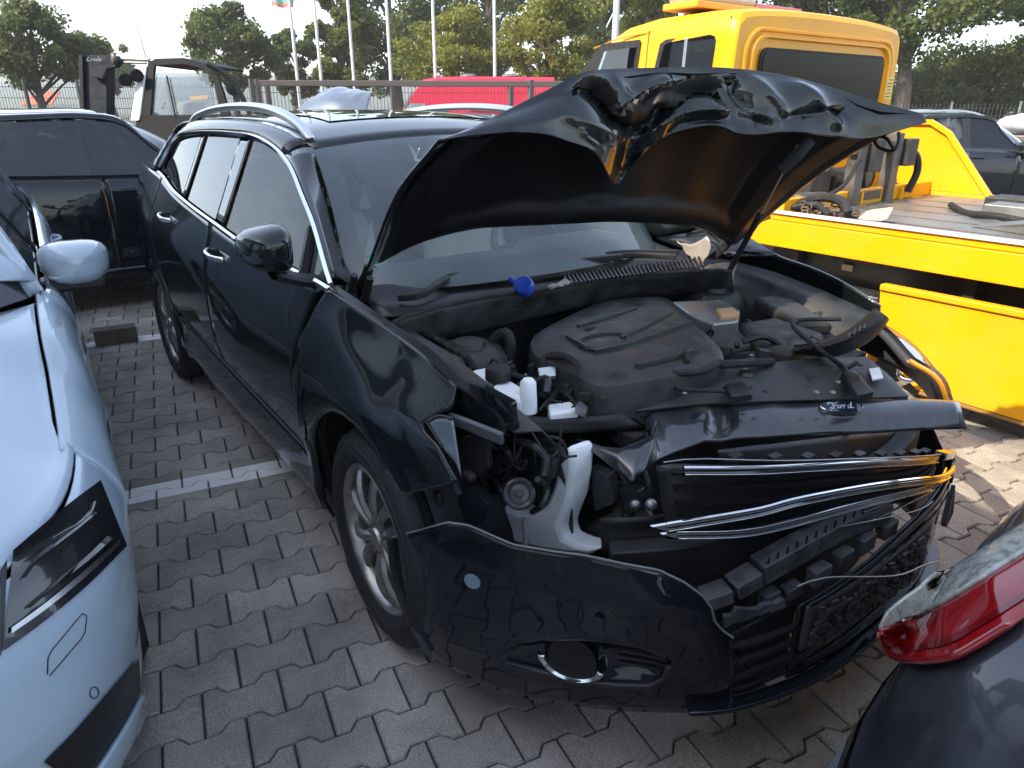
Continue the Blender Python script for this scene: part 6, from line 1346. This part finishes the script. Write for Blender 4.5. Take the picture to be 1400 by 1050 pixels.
# red roofed house far left
ho = gpoint(52, 74); hs_ = thing('house', 'small house with red tiled roof beyond the fence at far left', 'house', ho)
u_ = Vector((RT.x, RT.y, 0)).normalized()
hz0 = -3.2
MB().prism([u_*-1.6 + Vector((0, 0, hz0)), u_*1.5 + Vector((0, 0, hz0)), u_*1.5 + Vector((0, 0, 1.9)), u_*-1.6 + Vector((0, 0, 1.9))], FWh*5).build('wall', mat('house_render', (.62, .58, .5), .9), hs_, smooth=False)
MB().prism([u_*-1.75 - FWh*.3 + Vector((0, 0, 1.8)), u_*1.7 - FWh*.3 + Vector((0, 0, 1.8)), u_*1.3 + FWh*2.4 + Vector((0, 0, 3.1)), u_*-1.35 + FWh*2.4 + Vector((0, 0, 3.1))], FWh*.3 + Vector((0, 0, .05))).build('roof', mat('red_roof_tiles', (.42, .10, .05), .8, vary=.25, vscale=3), hs_, smooth=False)
MB().prism([u_*-.3 - FWh*.02 + Vector((0, 0, .2)), u_*.5 - FWh*.02 + Vector((0, 0, .2)), u_*.5 - FWh*.02 + Vector((0, 0, 1.2)), u_*-.3 - FWh*.02 + Vector((0, 0, 1.2))], FWh*.03).build('window', tint_glass, hs_, smooth=False)

# ------------------------------------------------------------------ trees and the wooded rise
def leaf_mat(name, col, col2, trans=.5):
    m = bpy.data.materials.new(name); m.use_nodes = True; n = m.node_tree; N = n.nodes; Lk = n.links; b = N['Principled BSDF']
    at = N.new('ShaderNodeAttribute'); at.attribute_name = 'tone'; mx = N.new('ShaderNodeMix'); mx.data_type = 'RGBA'
    mx.inputs[6].default_value = (*col, 1); mx.inputs[7].default_value = (*col2, 1); Lk.new(at.outputs['Fac'], mx.inputs[0]); Lk.new(mx.outputs[2], b.inputs['Base Color'])
    b.inputs['Roughness'].default_value = .5; b.inputs['Specular IOR Level'].default_value = .35
    tr = N.new('ShaderNodeBsdfTranslucent'); Lk.new(mx.outputs[2], tr.inputs[0]); ms = N.new('ShaderNodeMixShader'); ms.inputs[0].default_value = trans
    Lk.new(b.outputs[0], ms.inputs[1]); Lk.new(tr.outputs[0], ms.inputs[2]); Lk.new(ms.outputs[0], N['Material Output'].inputs['Surface']); return m
leafD = leaf_mat('leaves_dark', (.065, .090, .025), (.125, .155, .042)); leafM = leaf_mat('leaves_mid', (.095, .125, .028), (.18, .21, .052)); leafY = leaf_mat('leaves_yellow_green', (.14, .165, .026), (.26, .26, .05)); leafO = leaf_mat('leaves_olive', (.07, .095, .034), (.14, .16, .06))
bark = mat('bark', (.055, .045, .035), .9, vary=.3)
def tree(label, px, depth, top_py, crown_px, lmat, nleaf=9000, ls=.16, bottom_py=150, seed=1, group='trees along the yard', name='broadleaf_tree', gaps=.5, base_z=0, squash=1.0):
    rg = np.random.default_rng(seed); base = gpoint(px, depth); base.z = base_z
    ztop = PD(px, top_py, depth).z - base_z; rx = crown_px/F_PX*depth/2; zb0 = max(.8, PD(px, bottom_py, depth).z - base_z)
    zc, rz_ = (ztop + zb0)/2, (ztop - zb0)/2
    t = thing(name, label, 'tree', base, 0, group)
    tk = MB(); tr_ = .03*ztop + .06; pts = crv([(0, 0, 0), (rg.normal(0, .1), rg.normal(0, .1), zb0*.7), (rg.normal(0, .25), rg.normal(0, .25), zc), (rg.normal(0, .3), 0, ztop*.88)], 12)
    tk.tube(pts, [tr_*(1 - .9*i/11) for i in range(12)], 7)
    ncl = int(46 + rx*9); cl = []
    for k in range(ncl):
        d = rg.normal(size=3); d /= np.linalg.norm(d); q = rg.uniform(.25, 1)**.45
        w_ = 1 + .22*math.sin(3*math.atan2(d[1], d[0]) + seed) + rg.normal(0, .10)
        cl.append((d[0]*rx*q*w_, d[1]*rx*q*w_, zc + d[2]*rz_*q*(1 + rg.normal(0, .06))))
    for k in range(0, ncl, 4):
        e = Vector(cl[k]); s_ = pts[min(11, 3 + int(8*max(0, min(1, (e.z - zb0)/(ztop - zb0 + .01)))*.8))]
        tk.tube(crv([s_, s_.lerp(e, .5) + Vector((0, 0, .12*rx)), e], 6), [tr_*.34*(1 - .85*i/5) for i in range(6)], 4)
    tk.build('trunk', bark, t)
    nleaf = int(nleaf*1.9); ls *= .72; per = nleaf//ncl; C_ = np.repeat(np.array(cl), per, 0); n = len(C_)
    cr = rg.uniform(.16, .36, ncl)*rx; CR = np.repeat(cr, per)
    d = rg.normal(size=(n, 3)); d /= np.linalg.norm(d, axis=1)[:, None]; C_ = C_ + d*(CR*rg.uniform(.1, 1, n)**.5)[:, None]*np.array([1, 1, .8])
    nn = rg.normal(size=(n, 3)) + np.array([0, 0, .6]); nn /= np.linalg.norm(nn, axis=1)[:, None]
    a = np.cross(nn, rg.normal(size=(n, 3))); a /= np.linalg.norm(a, axis=1)[:, None]; b = np.cross(nn, a); sz = (ls*rg.uniform(.6, 1.3, n))[:, None]
    vs = np.stack([C_ + a*sz*.62, C_ + b*sz*.36 + nn*sz*.08, C_ - a*sz*.62, C_ - b*sz*.36 + nn*sz*.08], 1).reshape(-1, 3)
    me = bpy.data.meshes.new('crown'); me.vertices.add(4*n); me.vertices.foreach_set('co', vs.ravel()); me.loops.add(4*n); me.loops.foreach_set('vertex_index', np.arange(4*n)); me.polygons.add(n); me.polygons.foreach_set('loop_start', np.arange(n)*4); me.update(calc_edges=True)
    at = me.attributes.new('tone', 'FLOAT', 'FACE'); at.data.foreach_set('value', np.clip(np.repeat(rg.uniform(0, 1, ncl), per)*.6 + rg.uniform(0, .4, n), 0, 1).astype(np.float32))
    me.materials.append(lmat); o = bpy.data.objects.new('crown', me); COL.objects.link(o); o.parent = t
    return t
T = [('broad round tree left of the forklift mast', 70, 24, 10, 135, leafO, 9000, .17, 118), ('round dark tree behind the forklift cab', 325, 30, 18, 112, leafD, 8000, .20, 130),
     ('dark tree between the first two flagpoles', 410, 34, 42, 70, leafD, 6000, .22, 140), ('pale leafy tree behind the third flagpole', 476, 30, -20, 85, leafM, 9000, .19, 135),
     ('tall dark tree between the third and fifth flagpoles', 545, 38, -90, 130, leafD, 12000, .25, 130), ('yellow green bush behind the left end of the red van', 622, 27, 20, 120, leafY, 8000, .16, 128),
     ('bright yellow green tree left of the truck cab', 752, 26, -12, 130, leafY, 10000, .17, 125), ('tall dark tree above the yellow green bush', 672, 42, -130, 130, leafD, 11000, .28, 120), ('dark tree rising behind the bright tree beside the truck', 815, 36, -110, 110, leafD, 10000, .24, 100),
     ('leafy tree behind the beacon bar of the truck', 890, 30, -60, 130, leafY, 9000, .20, 60), ('broad dark tree behind the truck cab roof', 1080, 30, -150, 260, leafD, 16000, .24, 60), ('large dark tree at the upper right', 1230, 24, -160, 200, leafD, 15000, .19, 80),
     ('light green tree behind the black estate', 1345, 28, 60, 180, leafM, 12000, .18, 165), ('olive green bush behind the pale fence', 1270, 27, 95, 110, leafO, 8000, .17, 165), ('tall leafy tree at the upper right corner', 1410, 25, -160, 170, leafM, 13000, .20, 60), ('small dark tree behind the forklift mast', 158, 48, 62, 70, leafD, 5000, .26, 130)]
for i, a in enumerate(T):
    tree(a[0], a[1], a[2], a[3], a[4], a[5], a[6], a[7], a[8], seed=i + 3)
def hill(name, d0, h, seed, col):
    m = leaf_mat(name + '_foliage', col, tuple(c*1.7 for c in col), .0); mb = MB(); rows = []
    for j in range(12):
        d = d0 + 260*j/11; row = []
        for i in range(121):
            x = -900 + i*25; p = gpoint(700 + (x)/1.0*1.2, d); z = -6 + (h + 6)*math.sin(min(1, j/7)*math.pi/2)*(1 + .35*noise.noise(Vector((i*.11, j*.3, seed))) + .10*noise.noise(Vector((i*.9, j*1.3, seed))))
            row.append(Vector((p.x, p.y, z)))
        rows.append(row)
    o = struct(mb.grid(rows).build(name, m, ang=80)); return o
hill('wooded_hill', 230, 17, 2.0, (.030, .045, .025))

# ------------------------------------------------------------------ thin summer haze over the whole yard
hz = bpy.data.materials.new('summer_haze'); hz.use_nodes = True; N = hz.node_tree.nodes; N.remove(N['Principled BSDF'])
pv_ = N.new('ShaderNodeVolumePrincipled'); pv_.inputs['Color'].default_value = (1, .98, .94, 1); pv_.inputs['Density'].default_value = .0012; pv_.inputs['Anisotropy'].default_value = .2
hz.node_tree.links.new(pv_.outputs[0], N['Material Output'].inputs['Volume'])
stuff(MB().box((0, 0, 12), (1900, 1900, 44)).build('haze', hz, smooth=False))
